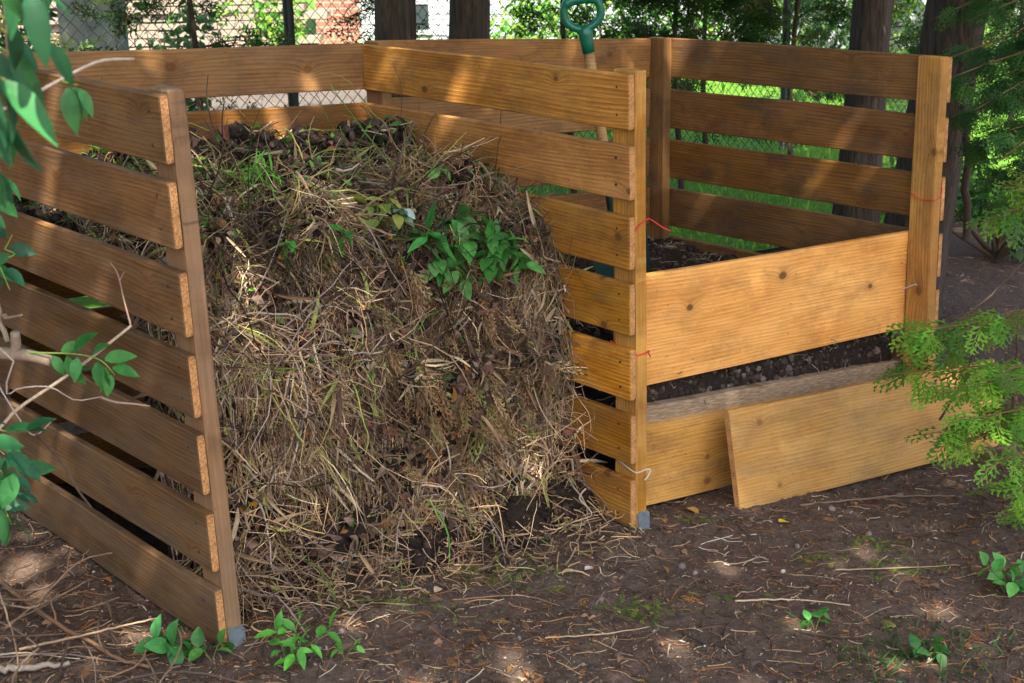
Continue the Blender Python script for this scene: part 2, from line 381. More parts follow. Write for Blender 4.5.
# ------------------------------------------------------------------ boards
def board_obj(name, root, o, X, Z, L, T, H, mats, bow=.0, bev=.003, seed=0, n=14, ends=True):
    """o = corner; X = length dir, Z = height dir, thickness along Z x X"""
    r = np.random.default_rng(seed+11)
    X = N3(X); Z = N3(Z-X*np.dot(X, Z)); Y = np.cross(Z, X)
    sec = [(bev, 0), (T-bev, 0), (T, bev), (T, H-bev), (T-bev, H), (bev, H), (0, H-bev), (0, bev)]
    sec = np.array(sec); k = 8; xs = np.concatenate([[0, bev], np.linspace(bev, L-bev, n)[1:-1], [L-bev, L]])
    ph = r.random(4)*6
    V = []
    for x in xs:
        ins = 0 if 0 < x < L else bev*.7
        for (a, b) in sec:
            aa = a+(ins if a < T/2 else -ins); bb = b+(ins if b < H/2 else -ins)
            u = x/L
            aa += bow*math.sin(math.pi*u)+.0012*math.sin(9*u+ph[0]); bb += .0015*math.sin(7*u+ph[1])*(1 if b > H/2 else .6)
            V.append((x-L/2, aa-T/2, bb-H/2))
    m = len(xs); i = np.arange(m-1)[:, None]; j = np.arange(k)[None]; j2 = (j+1) % k
    F = np.stack([i*k+j, (i+1)*k+j, (i+1)*k+j2, i*k+j2], -1).reshape(-1, 4)
    b = MB(); b.add(V, F)
    b.f.setdefault(8, []).append((np.array([list(range(8)), list(range((m-1)*k+7, (m-1)*k-1, -1))]), np.ones((2, 3)), np.array([1, 1]) if ends else np.array([0, 0])))
    me = b.build(name, mats)
    c = np.asarray(o)+X*L/2+Y*T/2+Z*H/2
    R = Matrix((X, Y, Z)).transposed().to_4x4(); R.translation = Vector([float(q) for q in c])
    if root is not None:
        me.parent = root; me.matrix_parent_inverse = Matrix(); me.matrix_local = root.matrix_basis.inverted() @ R
    else: me.matrix_world = R
    return me, R
def panel_axes(yaw, sl, lean):
    y = np.array([-math.sin(yaw)*math.cos(sl), math.cos(yaw)*math.cos(sl), math.sin(sl)])
    z = np.array([0, 0, 1.]); x = N3(np.cross(y, z)); z = np.cross(x, y)
    return math.cos(lean)*x+math.sin(lean)*z, y, math.cos(lean)*z-math.sin(lean)*x
PIT, BH, BT, PT, PW = .1809, .140, .021, .038, .089
r_ = math.radians
ZO = 1.678
PANELS = {'L': (np.array([-.660, 3.058, -1.602+ZO]), panel_axes(r_(40.71), r_(.48), r_(1.98)), 1.22),
          'M': (np.array([.314, 3.847, -1.678+ZO]), panel_axes(r_(38.52), r_(-.09), r_(.47)), 1.222),
          'R': (np.array([1.338, 4.649, -1.744+ZO]), panel_axes(r_(39.58), r_(-.67), r_(-.45)), 1.25)}
BIN = empty('compost_bin', PM)
tag(BIN, 'two-bay open wooden compost bin of horizontal cedar slats on upright posts', 'compost bin')
M_screw = plain('screw_metal', (.05, .045, .04), .5, .6)
def screw_on(par, R, lx, lz, side):   # dark screw head on the board face
    v = []; k = 8
    for q in (0, 1):
        for i in range(k):
            a = 2*math.pi*i/k; rr = .0042 if q == 0 else .003
            v.append((lx+rr*math.cos(a), side*(BT/2+(-.001 if q == 0 else .0018)), lz+rr*math.sin(a)))
    b = MB(); b.add(v, [[i, (i+1) % k, k+(i+1) % k, k+i] for i in range(k)]); b.f.setdefault(8, []).append((np.array([[k+i for i in range(k)]]), np.ones((1, 3)), np.array([0])))
    o = b.build('screw', M_screw); o.parent = par; return o
dz_M = {0: (.004, 0), 1: (.004, 0)}
def offs(pn, k):     # small measured height offsets of individual slats
    return {'M': [.000, .000, -.002, .001, 0, 0, -.002], 'L': [.0, .006, -.002, 0, .004, 0, -.002], 'R': [.002, 0, -.002, 0, 0, 0, 0]}[pn][k]
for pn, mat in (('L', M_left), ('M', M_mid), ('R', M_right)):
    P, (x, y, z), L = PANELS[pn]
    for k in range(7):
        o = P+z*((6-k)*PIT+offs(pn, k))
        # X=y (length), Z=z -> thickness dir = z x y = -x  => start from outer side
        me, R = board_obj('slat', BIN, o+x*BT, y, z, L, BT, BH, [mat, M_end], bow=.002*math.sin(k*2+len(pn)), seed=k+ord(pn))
        if pn in 'LM':
            for lz in (.035, -.035): screw_on(me, R, -L/2+.045+.006*math.sin(k*5+lz*90), lz+.005*math.sin(k*3), 1)
    for i, yy in enumerate((0, L-PW)):
        off = BT if pn in 'LM' else -PT
        H = 6*PIT+BH+(.006 if pn != 'R' else .003)
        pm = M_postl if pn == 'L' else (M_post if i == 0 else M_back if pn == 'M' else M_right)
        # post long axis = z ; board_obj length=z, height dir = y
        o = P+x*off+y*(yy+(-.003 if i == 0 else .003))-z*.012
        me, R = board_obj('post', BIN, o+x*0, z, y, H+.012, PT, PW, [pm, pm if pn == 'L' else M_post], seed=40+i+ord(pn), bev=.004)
# back slats, left and right bays
def wp(pn, yy, zz, xx=0.):
    P, (x, y, z), L = PANELS[pn]; return P+x*xx+y*yy+z*zz
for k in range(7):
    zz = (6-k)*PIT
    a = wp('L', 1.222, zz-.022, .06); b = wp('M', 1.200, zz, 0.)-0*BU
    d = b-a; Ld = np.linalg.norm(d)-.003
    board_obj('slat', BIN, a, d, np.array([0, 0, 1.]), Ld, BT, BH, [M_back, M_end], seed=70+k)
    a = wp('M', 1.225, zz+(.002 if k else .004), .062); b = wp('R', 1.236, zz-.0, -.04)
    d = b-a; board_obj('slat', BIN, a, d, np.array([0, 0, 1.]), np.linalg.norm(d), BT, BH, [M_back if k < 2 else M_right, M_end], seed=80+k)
# front boards of the right bay: behind the front posts
def line_board(name, root, px0, px1, yy0, yy1, T, mats, lab=None, seed=0, Hs=.0, x0=BT, x1=-.002):
    """px0 = (top y, bottom y) at mid post right edge px, px1 the same at the right post; depth fixed by the posts"""
    a = b2w(x0+.01, yy0); b = wp('R', yy1, 0, x1); a[2] = b[2] = 0
    def zat(p, px, py):    # height on the vertical plane a-b at pixel
        d = ray(px, py); n = np.cross(b-a, [0, 0, 1.]); c = np.array([0, 0, CAMH]); t = np.dot(a-c, n)/np.dot(d, n); return c+d*t
    A0, A1 = zat(0, px0[0], px0[1]), zat(0, px0[0], px0[2]); B0, B1 = zat(0, px1[0], px1[1]), zat(0, px1[0], px1[2])
    dirb = (B1-A1)/np.linalg.norm((B1-A1)[:2]); 
    s0 = np.dot((a-A1)[:2], dirb[:2])/np.dot(dirb[:2], dirb[:2]); s1 = np.dot((b-A1)[:2], dirb[:2])/np.dot(dirb[:2], dirb[:2])
    o = A1+dirb*s0; H = (A0[2]-A1[2]+B0[2]-B1[2])/2
    me, R = board_obj(name, root, o, dirb, np.array([0, 0, 1.]), (s1-s0)*np.linalg.norm(dirb), T, H, mats, seed=seed, bev=.002)
    if lab: me['label'] = lab
    print(name, 'H', H, A0[2]-A1[2], B0[2]-B1[2], 'z', A1[2], B1[2]); return me
line_board('front_board', BIN, (646, 276, 386), (904, 233, 328.5), .094, .094, BT, [M_front, M_end], 'wide clean pale pine upper front board with round knots', 3)
line_board('front_board', BIN, (646, 413, 506), (890, 359, 447), .075, .115, .036, [M_low, M_low], 'lower front board with grey worn top edge', 5)
# knots put where the photo's upper board shows them are left to the material
# ---- brackets
M_galv = plain('galvanised_steel', (.34, .42, .48), .42, .7, .55, 70.)
def bracket(pn):
    P, (x, y, z), L = PANELS[pn]; H = .05; T = .003
    o = P+x*(BT+.0015)+y*(-.0065)-z*.016
    pts = [(-.002, 0), (PT+.001, 0), (PT+.001, H-.004), (PT-.006, H+.004), (PT*.55, H+.001), (.006, H+.006), (-.002, H), (-.002, .024), (.003, .018), (-.002, .012)]
    V = [o+x*a+z*b for a, b in pts]+[o+x*a+z*b-y*(-T) for a, b in pts]; n = len(pts)
    V = np.array([p-y*.002 for p in V[:n]]+[p+y*.0 for p in V[n:]])
    m = MB(); m.add(V, [[i, (i+1) % n, n+(i+1) % n, n+i] for i in range(n)])
    m.f.setdefault(n, []).append((np.array([list(range(n))]), np.ones((1, 3)), np.array([0])))
    m.build('bracket', M_galv, BIN)
    br = BIN.children[-1]
    c = o+x*.018+z*.03-y*.002
    b = MB(); k = 6
    ring = lambda rr, dd: [c+x*rr*math.cos(2*math.pi*i/k)+z*rr*math.sin(2*math.pi*i/k)-y*dd for i in range(k)]
    b.add(np.array(ring(.008, 0)+ring(.008, .004)+ring(.0045, .008)), [[i+q*k, (i+1) % k+q*k, k+(i+1) % k+q*k, k+i+q*k] for q in (0, 1) for i in range(k)])
    b.f.setdefault(6, []).append((np.array([[12+i for i in range(6)]]), np.ones((1, 3)), np.array([0])))
    ob = b.build('bolt', M_galv); ob.parent = br; ob.location = -Vector(br.location)-Vector(BIN.location)
    ob.location = (0, 0, 0); ob.matrix_parent_inverse = Matrix()
for pn in 'LM': bracket(pn)
# ---- wire ties
M_red = plain('red_wire', (.65, .02, .03), .45, 0, .1); M_str = plain('pale_string', (.55, .46, .36), .9, 0, .2)
def spline(pts, n=24):
    P = np.array(pts, float); P = np.vstack([2*P[0]-P[1], P, 2*P[-1]-P[-2]]); out = []
    m = len(P)-3; ts = np.linspace(0, m-1e-6, n)
    for t in ts:
        i = int(t); u = t-i; a, b, c, d = P[i:i+4]
        out.append(.5*((2*b)+(-a+c)*u+(2*a-5*b+4*c-d)*u*u+(-a+3*b-3*c+d)*u**3))
    return np.array(out)
def tie(pts, mat, r=.0016, label=None):
    P = spline(pts, 36); b = MB(); b.tubes(P[None], np.full((1, 36), r), (1, 1, 1), 6)
    o = b.build('wire_tie', mat, BIN, smooth=True)
    if label: o['label'] = label
    return o
def onpost(pn, yy, zz, xx): return wp(pn, yy, zz, xx)
zr = .835
tie([onpost('M', .095, zr-.005, .03), onpost('M', .08, zr+.01, BT-.003), onpost('M', .04, zr-.012, BT-.004), onpost('M', .0, zr-.004, BT-.002), onpost('M', -.006, zr+.003, .03), onpost('M', -.006, zr+.014, .056), onpost('M', -.01, zr+.012, .066), onpost('M', -.02, zr-.01, .095), onpost('M', -.03, zr-.024, .118)], M_red, .0014, 'frayed red wire with loose end')
tie([onpost('M', .093, zr-.002, .05), onpost('M', .092, zr-.014, BT-.003), onpost('M', .05, zr-.02, BT-.004), onpost('M', .0, zr-.012, BT-.004), onpost('M', -.006, zr+.004, .03)], M_red, .0013)
zr = .495
tie([onpost('M', .095, zr+.012, BT-.003), onpost('M', .05, zr, BT-.004), onpost('M', .0, zr-.006, BT-.003), onpost('M', -.006, zr-.006, .045), onpost('M', -.01, zr-.004, .06), onpost('M', -.012, zr+.0, .052), onpost('M', -.01, zr-.02, .064)], M_red, .0016)
zr = .158
tie([onpost('M', .10, zr+.028, BT-.003), onpost('M', .05, zr+.01, BT-.004), onpost('M', .0, zr-.002, BT-.003), onpost('M', -.007, zr+.0, .045), onpost('M', -.012, zr-.002, .06), onpost('M', -.014, zr-.018, .05), onpost('M', -.012, zr-.026, .038)], M_str, .0022)
zr = .79
tie([onpost('R', .09, zr+.02, -.042), onpost('R', .04, zr+.002, -.042), onpost('R', -.004, zr+.004, -.04), onpost('R', -.008, zr+.012, -.015), onpost('R', -.004, zr+.04, .0)], M_red, .0013)
zr = .51
tie([onpost('R', .115, zr-.02, -.07), onpost('R', .09, zr-.012, -.048), onpost('R', .06, zr+.003, -.043), onpost('R', .045, zr+.01, -.043), onpost('R', .045, zr+.006, -.036)], M_str, .0024)

# ------------------------------------------------------------------ leaning board
a = G(741, 509); b = G(1004, 444); d = b-a; Ld = np.linalg.norm(d); dh = d/Ld
back = N3(np.cross([0, 0, 1.], dh)); 
if back[1] < 0: back = -back
best = None
for ang in np.linspace(0, 1.2, 241):
    zd = math.cos(ang)*np.array([0, 0, 1.])+math.sin(ang)*back; q = a+zd*.286-np.array([0, 0, CAMH])
    py = 341.5-FPX*np.dot(q, UP)/np.dot(q, FW)
    if best is None or abs(py-404) < best[0]: best = (abs(py-404), ang, zd)
print('lean', best, 'len', Ld)
zd = best[2]
lb, R = board_obj('leaning_board', None, a-np.array([0, 0, .006]), dh, zd, Ld, .024, .286, [wood_mat('pine_plank', (.76, .45, .19), (.54, .28, .095), .3, .22, .5), M_end], seed=9)
tag(lb, 'loose wide pine board leaning against the lower front of the right bay', 'board')

# ------------------------------------------------------------------ compost heap (left bay) and soil (right bay)
def heap_h(bx, by):
    c = sm(-1.25, -.85, bx)*sm(.1, -.35, bx)
    toe = .31-.03*c+.05*vn(bx*4, 3.3)-.03*sm(-.8, -1.2, bx)-.05*sm(-.3, 0., bx)
    toe = toe-.07*c; q = (by-toe)*(1-.38*c)
    h = np.interp(q, [0, .02, .07, .14, .26, .5, .9], [0, .2, .58, .74, .83, .87, .88])
    h = h*(1-.06*sm(-.85, -1.2, bx)) + .03*c*sm(.2, .4, q)*sm(.9, .6, q)
    return h+.04*sm(-.05, .2, by)
def heap_z(bx, by):
    p = PM+np.multiply.outer(bx, BU)+np.multiply.outer(by, BV)
    amp = sm(.02, .2, by)
    return base(p[..., 0], p[..., 1])+heap_h(bx, by)+amp*(.09*fbm(bx*5, by*5, 2)+.05*fbm(bx*17, by*14, 3)) - .09*(1-amp)
n1, n2 = 240, 300
bxs = np.linspace(-1.215, -.002, n1); bys = np.linspace(-.3, 1.2, n2)
BX, BY = np.meshgrid(bxs, bys, indexing='ij')
# left wall is not exactly parallel: shear
BXs = BX-.035*sm(-.6, -1.2, BX)*BY/1.2
HZ = heap_z(BXs, BY)
HP = PM+BXs[..., None]*BU+BY[..., None]*BV; HP[..., 2] = HZ
# push the face around so that it is clumpy, not a height field
nx = np.gradient(HP, axis=0); ny = np.gradient(HP, axis=1); HN = N3(np.cross(nx, ny)); HN *= np.sign(HN[..., 2:3]+1e-9)
inn = (sm(-.0, -.06, BX)*sm(-1.21, -1.15, BX))[..., None]
HP = HP+HN*(.11*fbm(BXs*8+2, HZ*9+BY*4, 2)+.045*fbm(BXs*22+5, HZ*24+BY*9, 3))[..., None]*inn
n_edge = 0
m = MB(); m.add(HP, grid_faces(n1, n2))
heap = m.build('compost_heap', M_comp, smooth=True); tag(heap, 'tall dark heap of garden waste filling the left bay', 'compost heap')

def heap_sample(N, f, dens=False):
    """N points on the heap surface with weight f(bx,by)"""
    slope = 1/np.maximum(HN[..., 2], .25)
    dn = sm(-.22, .22, fbm(BXs*6.5+4, (HZ+BY*.5)*7.5, 3)+.10)
    w = (slope*(f(BXs, BY)*(.05+dn) if dens else f(BXs, BY)+0*dn)).ravel(); i = rng.choice(len(w), N, p=w/w.sum())
    return HP.reshape(-1, 3)[i], HN.reshape(-1, 3)[i], BXs.ravel()[i], BY.ravel()[i]
def inside(P, mx=-.004, mn=-1.205):    # keep strands out of the side panels, but allow spill in front
    bx = (P[..., 0]-PM[0])*BU[0]+(P[..., 1]-PM[1])*BU[1]; by = (P[..., 0]-PM[0])*BV[0]+(P[..., 1]-PM[1])*BV[1]
    wall = by > -.03
    dx = np.where(wall, np.clip(bx, mn-.03*by, mx), bx)-bx
    P = P+dx[..., None]*BU; dy = np.minimum(by, 1.19)-by
    return P+dy[..., None]*BV
def strands(b, N, f, Lr, Rr, cols, w, curl=.5, lift=.015, down=.5, n=7, k=3):
    P0, Nn, bx, by = heap_sample(N, f, True)
    down_v = np.array([0, 0, -1.])-Nn*(-Nn[:, 2:3]); dl = np.linalg.norm(down_v, axis=1, keepdims=True)
    D = N3(rng.normal(size=(N, 3))+down*3*down_v*(rng.random((N, 1)) < .7)); D = N3(D-Nn*np.sum(D*Nn, 1, keepdims=True)*.85)
    L = rng.uniform(*Lr, N)*(.5+rng.random(N)); st = (L/(n-1))[:, None]
    B = rng.normal(size=(N, 3))*curl
    P = [P0+Nn*(lift*rng.random((N, 1))**1.5)]; d = D
    for i in range(n-1):
        d = N3(d+B/(n-1)+rng.normal(size=(N, 3))*.18+np.array([0, 0, -.05])+Nn*(.10 if i < 2 else -.10)); P.append(P[-1]+d*st)
    P = inside(np.stack(P, 1))
    bxp = (P[..., 0]-PM[0])*BU[0]+(P[..., 1]-PM[1])*BU[1]; byp = (P[..., 0]-PM[0])*BV[0]+(P[..., 1]-PM[1])*BV[1]
    hh = heap_z(np.clip(bxp, -1.2, 0), np.clip(byp, -.3, 1.2)); P[..., 2] = np.maximum(P[..., 2], hh-.02)
    R = rng.uniform(*Rr, N)[:, None]*np.linspace(1, .55, n)[None]
    C = pal(N, cols, w)
    patch = .28+1.45*np.clip(fbm(bx*5+3, by*3.5+P0[:, 2]*6, 3)*1.3+.45, 0, 1)
    b.tubes(P, R, C*patch[:, None], k)
top = lambda x, y: sm(.42, .65, y)
face = lambda x, y: sm(.14, .28, y)*sm(.85, .55, y)
front_l = lambda x, y: face(x, y)*(.4+sm(-.3, -1.0, x))
STRAW = [(.47, .31, .165), (.64, .48, .29), (.34, .215, .12), (.20, .12, .075), (.08, .05, .034), (.26, .19, .14), (.36, .33, .10), (.17, .25, .05)]
WS = [3, 1.6, 3, 3, 2.5, 2, .8, .4]
b = MB()
strands(b, 5200, face, (.025, .12), (.0009, .0022), STRAW, WS, 1.1, .04, .45, 6)
strands(b, 2600, front_l, (.06, .22), (.0009, .0018), STRAW, [4, 2.5, 3, 2, 1, 1, .4, .2], .45, .035, .9)
strands(b, 1500, face, (.08, .28), (.0012, .0032), [(.16, .10, .065), (.24, .16, .10), (.30, .24, .20), (.09, .06, .045)], None, .5, .035, .35, 8, 4)
strands(b, 800, lambda x, y: face(x, y)*sm(-.5, -.15, x), (.08, .22), (.0007, .0016), STRAW, [4, 3, 3, 2, 1, 1, .2, .1], 2.2, .07, .2, 10)
strands(b, 1100, lambda x, y: top(x, y)*sm(-.1, .4, fbm(x*4+7, y*4, 2)+.1), (.04, .14), (.0007, .0014), STRAW, [2, 1, 2, 3, 3, 2, 1.5, 1], .7, .03, .1)
strands(b, 700, lambda x, y: sm(.0, .16, y)*sm(.42, .25, y), (.05, .2), (.0008, .0018), STRAW, WS, .5, .03, .3)
P0, Nn, bx, by = heap_sample(1500, lambda x, y: sm(.04, .16, y)*sm(.42, .28, y)); N = len(P0)      # broken bits thinning out into bare earth
P0 = P0-BV*(rng.random((N, 1))**2*.28); P0[:, 2] = np.maximum(gz(P0[:, 0], P0[:, 1]), np.minimum(P0[:, 2], base(P0[:, 0], P0[:, 1])+heap_h(np.clip(w2b(P0[:, 0], P0[:, 1])[0], -1.2, 0), w2b(P0[:, 0], P0[:, 1])[1])+.01))+.006
D = N3(rng.normal(size=(N, 3))*[1, 1, .25]); L = rng.uniform(.015, .09, N); t_ = np.linspace(-.5, .5, 5)
Pq = P0[:, None]+D[:, None]*(L[:, None]*t_)[..., None]+rng.normal(size=(N, 1, 3))*(t_**2)[None, :, None]*.03; Pq[..., 2] = np.maximum(Pq[..., 2], gz(Pq[..., 0], Pq[..., 1])+.003)
b.tubes(inside(Pq), rng.uniform(.0008, .0022, N)[:, None]*np.ones(5), pal(N, STRAW, WS), 3)
strands(b, 900, lambda x, y: face(x, y)+.3*top(x, y), (.025, .10), (.0018, .0042), [(.42, .30, .19), (.55, .44, .30), (.22, .14, .09), (.30, .24, .19)], None, .12, .05, .2, 4, 5)
N = 2600; P0, Nn, bx, by = heap_sample(N, lambda x, y: face(x, y)+.25*top(x, y), True)     # flattened blades and husks
M = frame(np.array([0, 0, -.6])+Nn*.2+rng.normal(size=(N, 3))*.6, Nn+rng.normal(size=(N, 3))*.6)*rng.uniform(.03, .11, N)[:, None, None]
b.inst(*leaf_tpl(.055, .3, .5, 5), M, inside(P0+Nn*.02), pal(N, [(.40, .27, .15), (.55, .42, .26), (.20, .12, .07), (.32, .34, .10), (.12, .075, .05)]))
o = b.build('straw', M_dry); tag(o, kind='stuff')
o.parent = heap
# roots / soil crumbs
b = MB(); N = 8500
P0, Nn, bx, by = heap_sample(N, lambda x, y: .4+2.*top(x, y)); sz = rng.uniform(.003, .013, N)*(.4+rng.random(N))
M = rand_rot(N)*sz[:, None, None]*(np.array([1, 1, 1])+rng.uniform(-.3, .5, (N, 3)))[:, None, :]
b.inst(*PEB, M, P0+Nn*sz[:, None]*.4, pal(N, [(.035, .024, .018), (.055, .038, .03), (.02, .014, .01), (.10, .075, .06)], [4, 3, 3, 1]))
tag(b.build('soil_crumbs', M_stick, heap, smooth=True), kind='stuff'); bpy.data.objects['soil_crumbs'].location = (0, 0, 0)
# dead cedar fronds and crumpled leaves in the face
b = MB(); N = 2000
P0, Nn, bx, by = heap_sample(N, lambda x, y: face(x, y)*sm(-1.0, -.4, x)*sm(-.3, .5, fbm(x*5, y*5+2, 2)+.15))
dn = np.array([0, 0, -1.])+Nn*.35+rng.normal(size=(N, 3))*.45
M = frame(dn, Nn+rng.normal(size=(N, 3))*.5)*rng.uniform(.04, .12, N)[:, None, None]
M[:, :, 1] *= .55
b.inst(*FR_FAR, M, inside(P0+Nn*.015), pal(N, [(.30, .18, .08), (.22, .12, .06), (.38, .27, .13), (.20, .20, .06), (.13, .08, .05)], [3, 3, 2, 1.2, 2]))
N = 5200
P0, Nn, bx, by = heap_sample(N, lambda x, y: face(x, y)+.22*top(x, y))
M = rand_rot(N, Nn, .8)*rng.uniform(.012, .05, N)[:, None, None]
V, F = leaf_tpl(.3, .5, .6)
b.inst(V, F, M, inside(P0+Nn*.012-M[:, :, 0]*.5), pal(N, [(.17, .10, .07), (.26, .17, .12), (.33, .25, .19), (.10, .06, .045), (.34, .15, .05), (.28, .11, .08)], [3, 3, 1.5, 3, 1, .7]))
o = b.build('dead_leaves', M_dry, heap); o.location = (0, 0, 0); tag(o, kind='stuff')
# green fragments: grass clippings, small leaves
b = MB(); N = 2800
def gw(x, y): return (.12+sm(.15, .45, fbm(x*4.2+1, y*4.2+8, 2)+.2))*(.25*face(x, y)+top(x, y)*.9)
P0, Nn, bx, by = heap_sample(N, gw)
M = rand_rot(N, Nn, .6)*rng.uniform(.012, .045, N)[:, None, None]
b.inst(*LEAFN, M, inside(P0+Nn*.02-M[:, :, 0]*.5), pal(N, [(.07, .22, .03), (.12, .30, .05), (.28, .34, .06), (.05, .14, .03), (.40, .40, .10)], [3, 3, 1, 2, .5]))
o = b.build('green_leaf_scraps', M_leaf, heap); o.location = (0, 0, 0); tag(o, kind='stuff')
b = MB()
strands(b, 420, lambda x, y: np.exp(-((x+.72)**2+(y-.72)**2)/.008)+.03*top(x, y), (.03, .09), (.0008, .0016), [(.14, .36, .05), (.22, .45, .08), (.36, .46, .12)], None, .9, .03, .1)
strands(b, 420, lambda x, y: face(x, y)*.8+top(x, y), (.08, .35), (.0012, .0026), [(.24, .32, .07), (.40, .42, .12), (.12, .26, .05), (.45, .36, .12)], None, .5, .04, .5, 9, 4)
o = b.build('grass_clippings', M_veg, heap); o.location = (0, 0, 0); tag(o, kind='stuff')
# marigold heads, orange dots in the face
b = MB(); N = 26
P0, Nn, bx, by = heap_sample(N, face); 
for i in range(N):
    q = 14; M = rand_rot(q, np.repeat(Nn[i:i+1], q, 0), .5)*rng.uniform(.006, .011, q)[:, None, None]
    b.inst(*LEAFW, M, np.repeat(P0[i:i+1]+Nn[i:i+1]*.022, q, 0), pal(q, [(.75, .26, .02), (.8, .36, .03)]))
o = b.build('withered_flowers', M_dry, heap); o.location = (0, 0, 0); tag(o, kind='stuff')

# soil in the right bay
n1, n2 = 150, 130
A, B = np.meshgrid(np.linspace(.064, 1.262, n1), np.linspace(.118, 1.218, n2), indexing='ij')
Pz = PM+A[..., None]*BU+B[..., None]*BV
Pz[..., 2] = base(Pz[..., 0], Pz[..., 1])+.43+.05*B+.05*fbm(A*5, B*5, 3)+.03*fbm(A*25, B*25, 3)-.06*sm(.3, .12, B)+.02
SZ = Pz
m = MB(); m.add(Pz, grid_faces(n1, n2))
# skirt hanging down at the front so that the gap between the boards shows earth
fr = Pz[:, 0].copy(); lo = fr.copy(); lo[:, 2] -= .45
K = 26; sk_ = fr[:, None]*(1-np.linspace(0, 1, K))[None, :, None]+lo[:, None]*np.linspace(0, 1, K)[None, :, None]
sk_ = sk_+(BV*.0)[None, None]+BV*(np.abs(fbm(np.arange(n1)[:, None]*.25+0*sk_[..., 0], sk_[..., 2]*30, 3))*.03)[..., None]
m.add(sk_, grid_faces(n1, K))
soil = m.build('compost_soil', M_comp, smooth=True); tag(soil, 'dark crumbly finished compost filling the right bay', 'compost')
b = MB(); N = 2600
idx = rng.integers(0, n1*n2, N); P0 = SZ.reshape(-1, 3)[idx]; sz = rng.uniform(.003, .012, N)
b.inst(*PEB, rand_rot(N)*sz[:, None, None], P0, pal(N, [(.03, .02, .015), (.05, .035, .027), (.10, .08, .065)], [4, 3, 1]))
# crumbs and fibres along the front gap
N = 1500; u = rng.random(N)*1.16+.08; zz = rng.uniform(.28, .44, N); P0 = PM+u[:, None]*BU+(.125+rng.random(N)*.02)[:, None]*BV; P0[:, 2] = base(P0[:, 0], P0[:, 1])+zz
sz = rng.uniform(.003, .014, N); b.inst(*PEB, rand_rot(N)*sz[:, None, None], P0, pal(N, [(.04, .03, .022), (.07, .05, .04), (.13, .10, .085)], [4, 3, 1]))
N = 700; idx = rng.integers(0, n1*n2, N); P0 = SZ.reshape(-1, 3)[idx]; P0[:300] = (PM+(rng.random(300)*1.16+.08)[:, None]*BU+.136*BV); P0[:300, 2] = base(P0[:300, 0], P0[:300, 1])+rng.uniform(.3, .42, 300)
D = N3(rng.normal(size=(N, 3))*[1, 1, .25]); L = rng.uniform(.02, .1, N); D[:300] = N3(rng.normal(size=(300, 1))*BU+rng.normal(size=(300, 3))*.12)
t_ = np.linspace(0, 1, 5); Ps = P0[:, None]+np.array([0, 0, .008])+D[:, None]*(L[:, None]*t_[None])[..., None]+rng.normal(size=(N, 5, 3))*.004
b.tubes(Ps, np.full((N, 5), .0012), pal(N, [(.22, .16, .11), (.12, .08, .055), (.36, .29, .22)]), 3)
o = b.build('soil_crumbs', M_stick, soil); o.location = (0, 0, 0); tag(o, kind='stuff')

# ------------------------------------------------------------------ weeds on the heap
def top_at(px, py):    # first heap surface point under a pixel
    d = ray(px, py); c = np.array([0, 0, CAMH]); t = np.arange(2.5, 6.2, .01)
    P = c+d*t[:, None]; bx, by = w2b(P[:, 0], P[:, 1]); h = heap_z(np.clip(bx, -1.2, 0), np.clip(by, -.3, 1.2))
    i = np.argmax(P[:, 2] < h); return P[i]
def plant(name, origin, stems, leafT, Ls, cols, label, cat, group=None, mat=None, stemc=(.10, .20, .04), w=1.):
    root = empty(name, origin); tag(root, label, cat, group)
    sb = MB()
    lf = MB()
    for (pts, r, nl) in stems:
        P = spline(pts, 14); sb.tubes(P[None], (r*np.linspace(1, .5, 14))[None], stemc, 5)
        T = np.gradient(P, axis=0)
        for j in range(nl):
            t = (.3+.7*(j+.5)/nl) if nl > 3 else 1-.1*j
            i = min(13, int(t*13)); ax = N3(T[i]); az_ = j*2.4+rng.random()*.6
            s1 = N3(np.cross(ax, [.3, .2, 1.])); s2 = np.cross(ax, s1)
            d = ax*(.35+.5*(j == nl-1))+ (s1*math.cos(az_)+s2*math.sin(az_))*.9+np.array([0, 0, -.05])
            M = frame(d[None], np.array([[0, 0, 1.]])+rng.normal(size=(1, 3))*.35)*(rng.uniform(*Ls))
            M[:, :, 1] *= w
            lf.inst(*leafT, M, P[i][None]+N3(d)[None]*r, pal(1, cols), .35)
    sb.build('stem', M_stick, root, smooth=True); lf.build('leaf_cluster', mat or M_leaf, root, smooth=True)
    return root
GR = [(.05, .20, .035), (.07, .25, .045), (.10, .30, .07)]
def weed(px, py, n, spread, Ls, label, leafT=LEAFN, cols=GR, group='pulled weeds lying on the heap', nl=9, hang=.05):
    o = top_at(px, py)+np.array([0, -.045, .03]); st = []
    for i in range(n):
        a = rng.random()*6.28; d = np.array([math.cos(a)*spread, -abs(math.sin(a))*spread*.7, rng.uniform(.0, .06)])
        st.append(([o, o+d*.5+[0, -.01, .03], o+d+[0, -.02, -hang*rng.random()]], .002, nl))
    return plant('weed', o, st, leafT, Ls, cols, label, 'weed', group)
weed(432, 258, 3, .03, (.065, .1), 'pulled weed with a whorl of long dark lance leaves at mid heap', LEAFN, [(.04, .20, .035), (.06, .26, .05)], nl=6)
weed(478, 262, 7, .10, (.045, .07), 'wilting mass of broad mid green leaves nearest the divider panel on the heap', LEAF, GR, nl=8)
weed(505, 272, 4, .06, (.045, .07), 'mid green broad leaved weed hanging at the right edge of the heap face', LEAF, GR, nl=8)
weed(458, 236, 4, .07, (.05, .07), 'green leafy weed lying just above the lance leaved one', LEAF, [(.07, .2, .05), (.12, .27, .09)], nl=7)
